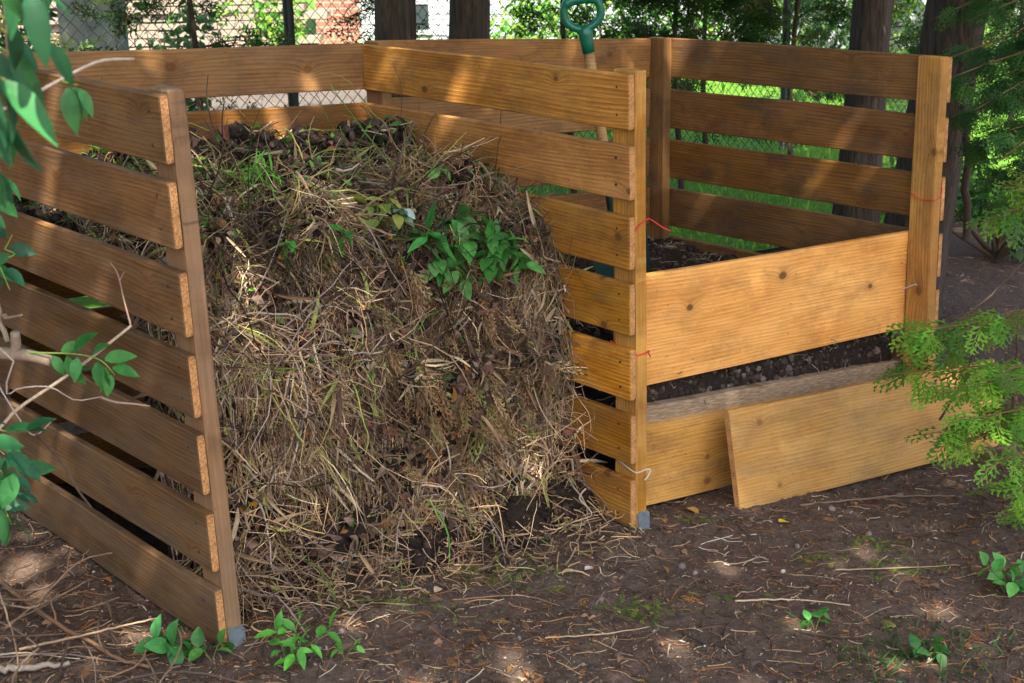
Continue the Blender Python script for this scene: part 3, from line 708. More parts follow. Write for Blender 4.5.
weed(448, 285, 3, .05, (.05, .075), 'pale green pulled weed lying just below the lance leaved one', LEAF, [(.11, .28, .07), (.16, .33, .10)], nl=6)
weed(485, 185, 3, .06, (.035, .055), 'dark leafy weed lying high on the heap under the second divider slat', LEAFW, [(.04, .13, .03), (.07, .2, .04)], nl=6)
weed(450, 188, 1, .03, (.035, .05), 'small bright light green leaf pair on dark soil at the heap top', LEAFW, [(.2, .42, .10)], nl=3)
weed(268, 192, 5, .06, (.04, .07), 'tuft of fresh bright grass on the upper left of the heap', leaf_tpl(.05, .1, .5), [(.14, .40, .05), (.22, .5, .08)], nl=12)
weed(382, 222, 3, .07, (.04, .06), 'yellowing drooping weed at the upper middle of the heap', LEAF, [(.35, .38, .08), (.22, .32, .07)], nl=6)
weed(408, 232, 3, .04, (.03, .05), 'silvery backed wilted leaves left of the whorl on the heap', LEAF, [(.30, .40, .36), (.14, .26, .12)], nl=4)
weed(345, 258, 2, .03, (.03, .045), 'small round leaved green weed left of centre on the heap face', LEAFW, [(.06, .26, .04)], nl=4)
weed(300, 265, 2, .04, (.025, .04), 'tiny green sprig below the grass tuft on the heap', LEAF, [(.08, .26, .05)], nl=5)

# ------------------------------------------------------------------ ground litter
def gpoint(N, x0=-2.2, x1=3.0, y0=2.2, y1=7.5, dens=None):
    y = y0+(y1-y0)*rng.random(N)**1.5; x = (rng.random(N)*1.0-.5)*(y*.78+.3)
    P = np.stack([x, y, gz(x, y)], 1); bx, by = w2b(x, y)
    keep = ~((bx > -1.2) & (bx < 1.3) & (by > .1) & (by < 1.25))
    return P[keep]
def lie(P, jit=.25):
    return rand_rot(len(P), np.tile([0, 0, 1.], (len(P), 1)), jit)
b = MB()
P = gpoint(70000); N = len(P)      # tiny chips
M = lie(P, .5); s = rng.uniform(.0015, .0055, N)*(.4+rng.random(N)**2*1.3); Mx = M*np.stack([s, s*.4, s*.3], 1)[:, None, :]
V = np.array([(-1, -.2, 0), (.3, -1, 0), (1.2, .3, 0), (-.4, .8, 0), (-.9, -.15, .8), (.3, -.8, 1.1), (1., .2, .6), (-.4, .6, 1.2)], float)
F = np.array([(4, 5, 6, 7), (0, 1, 5, 4), (1, 2, 6, 5), (2, 3, 7, 6), (3, 0, 4, 7)])
b.inst(V, F, Mx, P+[0, 0, .001], pal(N, [(.34, .17, .07), (.38, .27, .17), (.20, .13, .09), (.08, .055, .045), (.48, .42, .35), (.27, .13, .06)], [1.6, 2., 3.5, 4, .5, 1.6]))
P = gpoint(16000); N = len(P)       # straw and twig bits
D = lie(P, .06)[:, :, 0]; L = rng.uniform(.012, .05, N)*(.4+rng.random(N)**2*2.2); t_ = np.linspace(-.5, .5, 5)
bend = rng.normal(size=(N, 1, 3))*[1, 1, .1]*(L[:, None, None]*.25)
Ps = P[:, None]+D[:, None]*(L[:, None]*t_)[..., None]+bend*(t_**2)[None, :, None]; Ps[..., 2] = gz(Ps[..., 0], Ps[..., 1])+.0025
b.tubes(Ps, rng.uniform(.0006, .0016, N)[:, None]*np.ones(5), pal(N, [(.42, .31, .19), (.30, .17, .09), (.14, .09, .065), (.54, .45, .34), (.36, .15, .06), (.08, .055, .045)], [2, 2.5, 3, .6, 1.6, 3]), 3)
P = gpoint(5500); N = len(P)       # cedar scraps
keep = fbm(P[:, 0]*2.2, P[:, 1]*2.2, 2) > -.12; P = P[keep]; N = len(P)
M = lie(P, .25)*(.012+.045*rng.random(N)**2)[:, None, None]; M[:, :, 1] *= .6
b.inst(*FR_MID, M, P+[0, 0, .005], pal(N, [(.40, .18, .055), (.28, .12, .045), (.42, .25, .10), (.20, .10, .05), (.18, .22, .04), (.30, .32, .06)], [2.5, 3, 1.5, 4, .7, .3]))
P = gpoint(700); N = len(P)        # crumpled leaf bits
M = lie(P, .6)*rng.uniform(.01, .03, N)[:, None, None]
b.inst(*leaf_tpl(.33, .4, .4, 4), M, P+[0, 0, .004], pal(N, [(.30, .17, .10), (.20, .12, .085), (.42, .26, .15), (.36, .16, .06), (.13, .09, .07)]))
tag(b.build('leaf_litter', M_dry), kind='stuff')
b = MB(); P = gpoint(1900); N = len(P); s = rng.uniform(.0015, .006, N)*(.5+rng.random(N)**3*1.8)
b.inst(*PEB, rand_rot(N)*s[:, None, None]*np.array([1, 1, .7]), P+[0, 0, .001], pal(N, [(.12, .09, .075), (.20, .16, .14), (.55, .50, .46), (.30, .27, .27), (.07, .055, .05)], [6, 3, .35, .6, 4]))
tag(b.build('pebbles_and_clods', M_stick, smooth=True), kind='stuff')
# moss / seedlings
b = MB()
for (px, py, s, n) in ((350, 605, .05, 60), (640, 612, .05, 120), (470, 575, .05, 60), (510, 580, .06, 70), (875, 545, .04, 70), (815, 560, .03, 40), (905, 570, .06, 60), (545, 570, .05, 60), (700, 520, .04, 30), (880, 570, .05, 40), (420, 607, .05, 60), (725, 600, .05, 20)):
    c = G(px, py); q = c+rng.normal(size=(n, 3))*[s, s*.6, 0]; q[:, 2] = gz(q[:, 0], q[:, 1])
    M = frame(N3(rng.normal(size=(n, 3))*[1, 1, .15]+[0, 0, .25]), np.tile([0, 0, 1.], (n, 1)))*rng.uniform(.008, .028, n)[:, None, None]
    b.inst(*FR_FAR, M, q+[0, 0, .004], pal(n, [(.16, .26, .03), (.26, .32, .05), (.09, .20, .03)]))
tag(b.build('moss_and_cedar_scraps', M_veg), kind='stuff')
b = MB(); N = 380
c = np.array([G(910, 655), G(880, 640), G(960, 650), G(860, 665), G(940, 675)])[rng.integers(0, 5, N)]
q = c+rng.normal(size=(N, 3))*[.09, .06, 0]; q[:, 2] = gz(q[:, 0], q[:, 1])
M = frame(N3(rng.normal(size=(N, 3))*[1, 1, .2]+[0, 0, .7]), rng.normal(size=(N, 3)))*rng.uniform(.012, .045, N)[:, None, None]
b.inst(*leaf_tpl(.05, .1, .5, 3), M, q, pal(N, [(.035, .09, .02), (.055, .13, .03), (.09, .15, .04)]))
tag(b.build('sparse_grass', M_veg), kind='stuff')

# sticks lying on the ground
def stick(pts, r, c, label, name='stick', k=6, lift=.5, fork=None, n=20, group=None):
    P = spline(pts, n); P = P+rng.normal(size=P.shape)*r*.25
    o = P[0].copy(); b = MB(); b.tubes(P[None], (r*np.linspace(1, .55, n))[None], c, k)
    for (i, d, L) in (fork or []):
        Q = P[i]+np.array(d)*np.linspace(0, L, 8)[:, None]+rng.normal(size=(8, 3))*.002; b.tubes(Q[None], (r*.55*np.linspace(1, .4, 8))[None], c, k)
    ob = b.build(name, M_stick, smooth=True, loc=o); tag(ob, label, 'stick', group); return ob
def gp(px, py, h=.0):
    p = G(px, py).copy(); p[2] += h; return p
ST = [([(-20, 565, .01), (40, 612, .03), (110, 655, .012), (150, 668, .01)], .0065, (.23, .13, .075), 'thick reddish brown twig lying diagonally at the bottom left', [(8, (-.3, .6, .4), .1)]),
      ([(-30, 672, .02), (20, 670, .02), (72, 664, .02)], .010, (.33, .27, .21), 'thick pale grey branch end entering at the bottom left corner', None),
      ([(20, 650, .01), (75, 640, .03), (120, 630, .04), (158, 622, .05)], .0035, (.36, .24, .15), 'straight light brown twig crossing above the red brown one at bottom left', None),
      ([(5, 630, .01), (45, 600, .05), (75, 575, .11), (95, 565, .13), (118, 562, .15)], .003, (.26, .16, .10), 'thin curved twig arching up at the left beside the slatted panel', [(9, (.1, .3, .8), .06), (12, (.4, .2, .5), .05)]),
      ([(-10, 600, .03), (30, 612, .06), (60, 600, .05), (90, 583, .05)], .003, (.30, .20, .13), 'slim forked twig in the brush pile at left', [(8, (.5, -.1, .6), .06)]),
      ([(0, 658, .01), (60, 655, .015), (120, 662, .01), (160, 659, .01)], .0022, (.22, .15, .12), 'thin dark purple twig along the bottom left edge', None),
      ([(0, 655, .008), (30, 654, .01), (80, 660, .01)], .0025, (.46, .38, .29), 'short pale stripped twig at bottom left', None),
      ([(100, 683, .02), (140, 665, .02), (145, 640, .03), (112, 633, .03)], .0022, (.30, .18, .10), 'bent thin twig near the small broad leaved plant', None),
      ([(0, 585, .12), (10, 620, .06), (18, 655, .01), (16, 683, .01)], .003, (.28, .19, .13), 'upright thin twig stuck in the brush at far left', None),
      ([(735, 601, .006), (770, 600, .01), (812, 601, .006), (850, 605, .004)], .0028, (.50, .38, .26), 'pale straight twig lying on bare soil at right', [(9, (.6, .3, .1), .06)]),
      ([(800, 505, .006), (850, 500, .01), (900, 496, .01), (955, 496, .006)], .0035, (.24, .16, .11), 'dark brown twig lying in front of the leaning board', [(9, (.8, -.3, .05), .08)]),
      ([(835, 570, .006), (900, 568, .01), (960, 565, .006)], .0022, (.38, .26, .17), 'fine light twig on the soil right of centre', None),
      ([(545, 638, .006), (600, 635, .01), (650, 627, .006)], .0022, (.46, .33, .2), 'thin straw coloured stalk on bare soil below the divider panel', None),
      ([(585, 490, .10), (580, 500, .09), (592, 514, .05), (575, 522, .03), (520, 532, .02), (470, 545, .01), (455, 555, .006)], .0026, (.48, .36, .22), 'long pale bent stalk lying at the foot of the heap by the divider', None),
      ([(400, 512, .05), (450, 508, .03), (500, 505, .03), (555, 494, .04)], .0038, (.30, .22, .15), 'grey brown stick lying across the foot of the heap', [(9, (.6, -.2, .2), .05)]),
      ([(380, 575, .006), (395, 545, .03), (415, 538, .035), (428, 535, .02)], .0026, (.42, .31, .2), 'thin arched stalk on the soil in front of the heap', None),
      ([(452, 600, .004), (520, 596, .01), (560, 606, .004)], .0016, (.34, .2, .12), 'fine dry stalk lying on the path below the heap', None),
      ([(800, 632, .006), (830, 637, .01), (862, 639, .006)], .0035, (.07, .05, .04), 'short dark curved twig under the seedling at bottom right', None)]
for pts, r, c, lab, fk in ST:
    P = [gp(x, y+ (h*330), h) for (x, y, h) in pts]
    stick(P, r, c, lab, fork=fk, group=None)
# more brush at the left, uncountable tangle
b = MB(); N = 90
c = np.stack([rng.uniform(-1.35, -.62, N), rng.uniform(2.4, 3.3, N)], 1); D = N3(np.stack([rng.normal(size=N), rng.normal(size=N), rng.normal(size=N)*.22], 1)); L = rng.uniform(.06, .32, N); t_ = np.linspace(-.5, .5, 7)
Ps = np.concatenate([c, gz(c[:, 0], c[:, 1])[:, None]+rng.uniform(.0, .05, (N, 1))], 1)[:, None]+D[:, None]*(L[:, None]*t_)[..., None]+rng.normal(size=(N, 1, 3))*(t_**2)[None, :, None]*.08
Ps[..., 2] = np.maximum(Ps[..., 2], gz(Ps[..., 0], Ps[..., 1])+.003)
bx, by = w2b(Ps[..., 0], Ps[..., 1]); ok = (bx.max(1) < -1.30) | (by.max(1) < -.02)
b.tubes(Ps[ok], (rng.uniform(.001, .003, N)[:, None]*np.ones(7))[ok], pal(N, [(.15, .095, .065), (.24, .17, .115), (.09, .06, .045), (.20, .12, .07)])[ok], 4)
tag(b.build('brushwood', M_stick), kind='stuff')

# leaves on the ground, single things
def fallen(px, py, L, c, label, T=LEAFW):
    p = G(px, py)+np.array([0, 0, .006]); b = MB(); M = lie(p[None], .15)*L; b.inst(*T, M, p[None], np.array([c]))
    tag(b.build('fallen_leaf', M_dry, smooth=True, loc=p), label, 'leaf')
fallen(779, 524, .04, (.72, .55, .03), 'bright yellow fallen leaf on bare soil in front of the leaning board')
fallen(686, 510, .05, (.52, .32, .08), 'dry tan orange leaf at the foot of the lower front board')
fallen(440, 590, .03, (.62, .46, .30), 'small pale buff leaf chip on the soil in front of the heap')
fallen(585, 572, .03, (.62, .56, .48), 'whitish bark flake on the soil left of the divider post')
fallen(118, 548, .045, (.55, .26, .05), 'orange leaf on dark ground beside the left panel')
fallen(540, 425+12, .04, (.33, .10, .06), 'red brown leaf stuck at the right edge of the heap', LEAF)
fallen(700, 605, .05, (.45, .20, .05), 'orange brown cedar scrap on the soil at centre right', FR_NEAR)
fallen(565, 638, .06, (.52, .22, .05), 'bright orange cedar scrap at the bottom centre', FR_NEAR)
fallen(590, 600, .06, (.48, .24, .06), 'tan orange cedar scrap left of the bottom centre soil', FR_NEAR)
bpy.data.objects['fallen_leaf.005'].location = Vector([float(q) for q in top_at(540, 440)+np.array([0, -.03, .0])])

# small plants on the ground
def seedling(px, py, n, h, Ls, cols, label, T=LEAF, w=1., sp=.6, tilt=(0, 0), nl=7, group=None):
    o = G(px, py); st = []
    for i in range(n):
        a = i*2.4+rng.random(); d = np.array([math.cos(a)*sp+tilt[0], math.sin(a)*sp+tilt[1], 1.])*h*rng.uniform(.7, 1.1)
        st.append(([o-[0, 0, .005], o+d*.45+[0, 0, .01], o+d], .0016+h*.008, nl))
    return plant('seedling', o, st, T, Ls, cols, label, 'plant', group, stemc=(.13, .13, .05), w=w)
seedling(288, 668, 4, .095, (.032, .05), [(.10, .36, .04), (.13, .42, .06), (.07, .26, .04)], 'bright green leafy seedling in front of the left panel post', LEAF, .8, .75, (.35, -.1), 8)
seedling(166, 652, 3, .035, (.045, .065), [(.05, .20, .05), (.06, .24, .06)], 'low dark green broad leaved plant left of the left post foot', LEAFW, .9, 1.4, (0, 0), 4)
seedling(212, 660, 2, .03, (.035, .05), [(.05, .19, .04), (.09, .27, .05)], 'tiny green plant right under the left post foot', LEAFW, 1., 1.3, (0, 0), 4)
seedling(815, 630, 2, .03, (.025, .035), [(.07, .26, .05)], 'tiny round leaved seedling alone on soil at bottom right', LEAFW, 1., 1., (0, 0), 4)
seedling(1005, 592, 4, .06, (.035, .055), [(.06, .23, .04), (.10, .30, .06)], 'small leafy plant at the right edge below the cedar sprays', LEAFW, 1., .9, (0, 0), 5)
seedling(925, 660, 3, .03, (.03, .045), [(.04, .15, .03)], 'dark green low weed among sparse grass at bottom right', LEAFW, 1., 1.2, (0, 0), 4)
seedling(345, 660, 2, .03, (.02, .03), [(.12, .34, .06)], 'tiny pale sprout right of the bright seedling', LEAF, 1., 1., (0, 0), 3)

# ------------------------------------------------------------------ spade
M_gp = plain('green_plastic', (.005, .13, .075), .28, 0., .1, 20.); M_sh = wood_mat('ash_shaft', (.66, .46, .26), (.48, .30, .15), .15, .1, 0.)
M_bl = plain('green_steel_blade', (.018, .06, .05), .35, .2, .4, 25.)
top_ = at(580, -2, 4.40); bot = at(628, 300, 4.46)
ax = N3(bot-top_); Ls = np.linalg.norm(bot-top_)
sp_root = empty('garden_spade', bot); tag(sp_root, 'garden spade with green D shaped grip and pale wooden shaft stuck in the right bay', 'spade')
side = N3(RT-ax*np.dot(RT, ax)); nrm = np.cross(ax, side)
# grip
b = MB(); n = 40; th = np.linspace(0, 2*math.pi, n, endpoint=False)
loop = []
for q in th:
    cx_, cy_ = math.sin(q), -math.cos(q)
    wdt = .052*(1 if cy_ < 0 else 1-.45*cy_**1.5); loop.append(top_+side*np.sign(cx_)*abs(cx_)**.7*wdt+ax*(.045+.043*np.sign(cy_)*abs(cy_)**.7))
loop.append(loop[0]); loop.append(loop[1]); Pl = np.array(loop)
rr = .0115+.0035*np.array([1 if -math.cos(q) < -.6 else 0 for q in np.append(th, [0, .1])])
b.tubes(Pl[None], rr[None], (1, 1, 1), 10)
so = np.array([top_+ax*t for t in (.080, .09, .105, .125, .155)]); b.tubes(so[None], np.array([[.013, .021, .021, .0185, .0175]]), (1, 1, 1), 14)
b.build('grip', M_gp, sp_root, smooth=True)
b = MB(); Lsh = Ls-.33; b.tubes(np.array([top_+ax*t for t in np.linspace(.15, Ls-.22, 20)])[None], np.full((1, 20), .0155), (1, 1, 1), 14)
b.build('shaft', M_sh, sp_root, smooth=True)
b = MB(); b.tubes(np.array([top_+ax*t for t in (Ls-.34, Ls-.33, Ls-.24, Ls-.18)])[None], np.array([[.016, .0185, .019, .008]]), (1, 1, 1), 12); b.build('socket', M_bl, sp_root, smooth=True)
b = MB(); V = []; nu, nv = 9, 9
for i in range(nu):
    for j in range(nv):
        u = (i/(nu-1)-.5)*2; v = j/(nv-1); wd = .088*(1-.12*v); V.append(top_+ax*(Ls-.245+.27*v+(.012*(1-u*u) if j == nv-1 else 0))+side*u*wd+nrm*(.018*u*u-.01))
V = np.array(V); b.add(V, grid_faces(nu, nv)); b.add(V+nrm*.0025, grid_faces(nu, nv))
b.build('blade', M_bl, sp_root, smooth=True)

# ------------------------------------------------------------------ chain link fence
M_wire = plain('galvanised_wire', (.045, .05, .055), .5, .3, .2); M_blackp = plain('black_coated_steel', (.018, .017, .017), .45, .2, .3)
S0, S1, HF = -4.5, 12., 1.55
fence = empty('chain_link_fence', fl(0, 0, 0)); tag(fence, 'chain link wire fence with black posts behind the bin', 'fence')
b = MB(); d_ = .0355; nseg = int(HF/d_)+1; ncol = int((S1-S0)/(2*d_))
k_ = np.arange(nseg); zz = .02+k_*d_
base_s = S0+np.arange(ncol)*2*d_
Sx = base_s[:, None]+np.where(k_ % 2 == 0, 0, d_)[None]; Oy = np.where(k_ % 2 == 0, -.002, .002)[None]+0*Sx
P1 = FP+Sx[..., None]*BU+Oy[..., None]*BV; P1[..., 2] = gz(P1[..., 0], P1[..., 1]).mean(1, keepdims=True)+zz
Sx2 = base_s[:, None]+np.where(k_ % 2 == 0, 2*d_, d_)[None]; P2 = FP+Sx2[..., None]*BU-Oy[..., None]*BV; P2[..., 2] = P1[..., 2]
Rw = np.full(P1.shape[:2], .0031); b.tubes(P1, Rw, (1, 1, 1), 3); b.tubes(P2, Rw, (1, 1, 1), 3)
b.build('wire_mesh', M_wire, fence)
for s_ in (-3.95, 0., 3.95, 7.9, 11.8):
    p = fl(s_, -.03); z0 = float(gz(p[0], p[1])); b = MB()
    b.tubes(np.array([[p[0], p[1], z0-.05], [p[0], p[1], z0+.8], [p[0], p[1], z0+HF+.05], [p[0], p[1], z0+HF+.07]])[None], np.array([[.029, .029, .029, .012]]), (1, 1, 1), 12)
    b.build('fence_post', M_blackp, fence, smooth=True)
b = MB(); p0, p1 = fl(S0, 0), fl(S1, 0); p0[2] = p1[2] = 1.52; p0[2] += base(p0[0], p0[1]); p1[2] += base(p1[0], p1[1]); b.tubes(np.linspace(p0, p1, 6)[None], np.full((1, 6), .02), (1, 1, 1), 10); b.build('top_rail', M_blackp, fence, smooth=True)

# ------------------------------------------------------------------ trees
def bark_mat(name, a, b_):
    m, t, p = nodes(name); tc = nd(t, 'ShaderNodeTexCoord'); mp = nd(t, 'ShaderNodeMapping', {'Vector': tc.outputs['Object'], 'Scale': (1, 1, .12)})
    v = nd(t, 'ShaderNodeTexNoise', {'Vector': mp.outputs[0], 'Scale': 55., 'Detail': 5., 'Roughness': .6, 'Distortion': .6})
    w_ = nd(t, 'ShaderNodeTexNoise', {'Vector': tc.outputs['Object'], 'Scale': 4., 'Detail': 4.})
    c = mix(t, ramp(t, v.outputs[0], [(.38, 0.), (.62, 1.)]), b_, a); c = mix(t, mth(t, 'MULTIPLY', w_.outputs[0], .5), c, (.06, .055, .03))
    t.links.new(c, p.inputs['Base Color']); p.inputs['Roughness'].default_value = .95
    bm = nd(t, 'ShaderNodeBump', {'Strength': 1., 'Distance': .02, 'Height': v.outputs[0]}); t.links.new(bm.outputs[0], p.inputs['Normal']); return m
M_bark = bark_mat('cedar_bark', (.10, .062, .042), (.028, .018, .013))
def trunk_mb(p0, p1, r0, r1, h=None, n=40, k=32, flare=.35):
    t = np.linspace(0, 1, n); P = p0[None]+(p1-p0)[None]*t[:, None]+np.stack([.03*np.sin(t*5), .02*np.cos(t*4), 0*t], 1)
    R = r0+(r1-r0)*t+r0*flare*np.exp(-t*14); b = MB(); th = np.arange(k)*2*math.pi/k
    RR = R[:, None]*(1+.06*np.sin(th*5+t[:, None]*2)+.035*np.sin(th*11+1+t[:, None]*5)+.03*np.sin(th*3+t[:, None]*3))
    V = P[:, None]+np.stack([RR*np.cos(th), RR*np.sin(th), 0*RR], -1)
    i = np.arange(n-1)[:, None]; j = np.arange(k)[None]; j2 = (j+1) % k
    b.add(V.reshape(-1, 3), np.stack([i*k+j, i*k+j2, (i+1)*k+j2, (i+1)*k+j], -1).reshape(-1, 4)); return b, P
CED = [(.022, .058, .012), (.032, .08, .014), (.05, .115, .018), (.08, .11, .018), (.14, .11, .025)]
def crown(root, c, rad, N, size, cols, wts, T=FR_FAR, zs=1., name='crown', shell=True, mat=M_veg):
    b = MB(); ncl = max(8, N//45)
    cc = N3(rng.normal(size=(ncl, 3)))*(rng.random((ncl, 1))**(.35))*np.array(rad)*.9+c
    i = rng.integers(0, ncl, N); P = cc[i]+rng.normal(size=(N, 3))*np.array(rad)*.16
    d = N3(P-c)*.8+rng.normal(size=(N, 3))*.6+[0, 0, -.35]
    M = frame(d, rng.normal(size=(N, 3))*.7+[0, 0, 1])*rng.uniform(*size, N)[:, None, None]
    b.inst(*T, M, P, pal(N, cols, wts)); return b.build(name, mat, root), cc
BIGQ = leaf_tpl(.3, .1, .2, 3)
def big_tree(px0, py0, Y0, px1, py1, Y1, r, label, cz=4.3, rad=(2.2, 2.0, 1.5), N=1700, H=5.5):
    a = at(px0, py0, Y0); a[2] = float(gz(a[0], a[1]))-.05; b_ = at(px1, py1, Y1); d = (b_-a)/(b_[2]-a[2]); top = a+d*H
    root = empty('cedar_tree', a); tag(root, label, 'tree')
    b, P = trunk_mb(a, top, r, r*.55); b.build('trunk', M_bark, root, smooth=True)
    crown(root, a+d*cz, rad, N, (.35, .65), CED, [3, 3, 2, 1, .3])
    return root, a
big_tree(390, 130, 7.1, 388, 10, 7.05, .100, 'bare dark cedar trunk rising behind the divider panel, left one of two')
big_tree(458, 150, 7.3, 463, 10, 7.2, .100, 'bare dark cedar trunk rising behind the back slats, right one of two', cz=4.6)
big_tree(855, 240, 7.6, 867, 10, 7.6, .098, 'dark cedar trunk behind the right panel near its middle')
big_tree(905, 260, 6.3, 951, 10, 6.1, .125, 'thick ridged leaning cedar trunk behind the right front post')
# hedge: young cedars between the bin and the fence and just beyond it
def hedge_tree(s, off, h, N, label, z0=.2, lean=0., w=.45, r=.02, cols=CED, wts=(3, 3, 2.5, 1.2, .6), size=(.10, .2)):
    a = fl(s, off); a[2] = float(gz(a[0], a[1])); root = empty('hedge_cedar', a); tag(root, label, 'tree', 'young cedars along the fence')
    t = np.linspace(0, 1, 12); P = a+np.array([0, 0, h])*t[:, None]+BU*(lean*t)[:, None]+np.stack([.03*np.sin(t*6+s), 0*t, 0*t], 1)
    b = MB(); b.tubes(P[None], (r*(1-.6*t))[None], (.06, .042, .03), 7)
    nb = 26; Q = []; E = []
    for i in range(nb):
        zt = rng.uniform(z0, .98); p = P[0]+(P[-1]-P[0])*zt; an = rng.random()*6.28; L = w*(1.15-zt*.7)*rng.uniform(.5, 1.1)
        dd = np.array([math.cos(an), math.sin(an), rng.uniform(-.1, .45)]); e = p+dd*L+[0, 0, -.08*L]
        Q.append(np.linspace(p, e, 6)+np.array([0, 0, 1])*(np.sin(np.linspace(0, 3.14, 6))*.05)[:, None]); E.append((p, e))
    b.tubes(np.array(Q), np.linspace(.006, .0015, 6)[None]*np.ones((nb, 1)), (.10, .07, .045), 4)
    b.build('trunk', M_stick, root, smooth=True)
    i = rng.integers(0, nb, N); u = rng.random(N)**.6; Pq = np.array([E[j][0] for j in i]); Eq = np.array([E[j][1] for j in i])
    C = Pq+(Eq-Pq)*u[:, None]+rng.normal(size=(N, 3))*.035; d = N3(Eq-Pq)+rng.normal(size=(N, 3))*.55+[0, 0, -.15]
    M = frame(d, rng.normal(size=(N, 3))*.8+[0, 0, 1])*rng.uniform(*size, N)[:, None, None]
    f = MB(); f.inst(*FR_FAR, M, C, pal(N, cols, list(wts))); f.build('foliage', M_veg, root)
HS = [(-2.7, -.7, 2.4, 520, 'dense dark young cedar at the far left behind the leafy shrub'),
      (-1.75, -.55, 2.3, 240, 'thin young cedar with a bare dark stem left of the left fence post'),
      (-.75, -.35, 2.2, 230, 'sparse young cedar hiding part of the left fence post'),
      (.55, -.3, 2.2, 90, 'very thin young cedar right of the left fence post'),
      (1.55, -.5, 2.3, 150, 'young cedar seen between the two bare trunks and the spade'),
      (2.25, -.7, 2.3, 330, 'young cedar with yellowish sprays right behind the spade grip'),
      (2.8, -.4, 2.3, 300, 'bushy young cedar behind the back corner post of the right bay'),
      (3.4, -.6, 2.3, 300, 'young cedar left of the right black fence post'),
      (4.45, -.5, 2.3, 230, 'young cedar right of the right black fence post'),
      (6.0, -.5, 2.4, 330, 'young cedar between the two right hand trunks'),
      (6.9, -.7, 2.4, 420, 'young cedar just right of the thick leaning trunk'),
      (7.9, -.9, 2.6, 520, 'tall dense young cedar at the right edge along the fence')]
for (s_, of, h_, n_, lb_) in HS: hedge_tree(s_, of, h_, int(n_*4.6), lb_, z0=.18, w=.6)
# shrubs beyond the fence
def bush(s, off, rad, N, label, cols, size=(.05, .1), T=LEAF, zc=None, group='shrubs beyond the fence'):
    a = fl(s, off); a[2] = float(gz(a[0], a[1])); root = empty('bush', a); tag(root, label, 'bush', group)
    b = MB(); q = 9; e = a+N3(rng.normal(size=(q, 3))*[1, 1, .3]+[0, 0, 1.2])*np.array(rad)*1.1
    b.tubes(np.linspace(np.repeat(a[None], q, 0), e, 6, axis=1), np.linspace(.015, .004, 6)[None]*np.ones((q, 1)), (.09, .06, .04), 5); b.build('stem', M_stick, root)
    crown(root, a+[0, 0, zc or rad[2]*.9], rad, N, size, cols, None, T, name='foliage')
LG = [(.09, .26, .03), (.15, .34, .04), (.06, .17, .02), (.24, .36, .06)]

def bushp(px, Y, *a, **k):
    p = at(px, 60, Y); d = p-FP; bush(float(d@BU), float(d@BV), *a, **k)
bushp(5, 9.4, (.6, .5, 1.0), 1500, 'dark leafy bush beyond the fence at the far left edge', [(.03, .08, .018), (.05, .12, .025)])
bushp(160, 11.5, (.45, .45, .8), 700, 'dark leafy bush beyond the fence right of the pale pillar', [(.03, .085, .018), (.055, .14, .025)])
bushp(1010, 7.4, (.35, .3, .28), 600, 'low dark undergrowth clump on the bank at the right edge', [(.03, .09, .02), (.06, .14, .03)], (.03, .06), group=None)
bushp(940, 8.3, (.4, .3, .3), 500, 'low green undergrowth behind the foot of the thick trunk', [(.05, .14, .025), (.09, .2, .035)], (.03, .06), group=None)
bushp(262, 15.5, (.5, .5, .7), 600, 'light green round bush in front of the dry stone wall', LG, (.05, .1))
bushp(560, 16.0, (.8, .8, .5), 900, 'low green bush in front of the white siding behind the spade', LG, (.05, .1))
bush(4.3, 2.2, (.9, .9, .8), 1400, 'bright green bush beyond the fence behind the spade', LG)
bush(6.2, 1.5, (.8, .8, .9), 1400, 'dark green bush beyond the fence near the right fence post', [(.04, .12, .02), (.08, .2, .03), (.14, .2, .04)])
bush(9.0, 1.2, (1., 1., 1.1), 1800, 'large sunlit green bush beyond the fence behind the right trunks', LG+[(.3, .3, .06)])
bush(12.2, 1.5, (1.4, 1.4, 1.6), 2400, 'big mixed green and yellow bush at the far right beyond the fence', LG+[(.4, .34, .06)])
bushp(720, 15.5, (1.0, 1., 1.0), 1500, 'far green shrub in front of the brick house', LG, (.07, .13))
bushp(960, 16., (1.4, 1.4, 1.7), 1900, 'far tall green shrub behind the thick leaning trunk', LG, (.09, .16))

# right hand cedar (trunk outside the picture) with branches reaching in
def spray_branch(bw, fo, p, e, N, size, cols, T, sag=.05, r=.005, side=.05, hang=.3):
    t = np.linspace(0, 1, 10); P = p+(e-p)*t[:, None]+np.array([0, 0, 1])*(np.sin(t*3.14)*sag)[:, None]
    bw.tubes(P[None], (r*(1-.7*t))[None], (.16, .095, .05), 6)
    ax_ = N3(e-p); sd = N3(np.cross(ax_, [0, 0, 1.])); u = .15+.85*np.sqrt(rng.random(N)); i = (u*9).astype(int)
    s = np.where(np.arange(N) % 2 == 0, 1., -1.)*(.4+.6*rng.random(N))
    d = ax_*.75+sd*s[:, None]*.9+rng.normal(size=(N, 3))*.22+[0, 0, -hang]
    O = P[i]+sd*(s*side*rng.random(N))[:, None]+rng.normal(size=(N, 3))*.008
    M = frame(d, rng.normal(size=(N, 3))*.3+[0, -.6, 1])*rng.uniform(*size, N)[:, None, None]
    fo.inst(*T, M, O, pal(N, cols))
ra = np.array([2.25, 5.0, 0.]); ra[2] = float(gz(*ra[:2]))
root = empty('cedar_tree', ra); tag(root, 'dark cedar at the right edge with drooping sprays over the right panel', 'tree')
b, P = trunk_mb(ra, ra+[.1, 0, 4.5], .07, .04); b.build('trunk', M_bark, root, smooth=True)
bw = MB(); fo = MB(); DK = [(.022, .07, .018), (.03, .095, .022), (.045, .12, .025), (.06, .13, .025)]
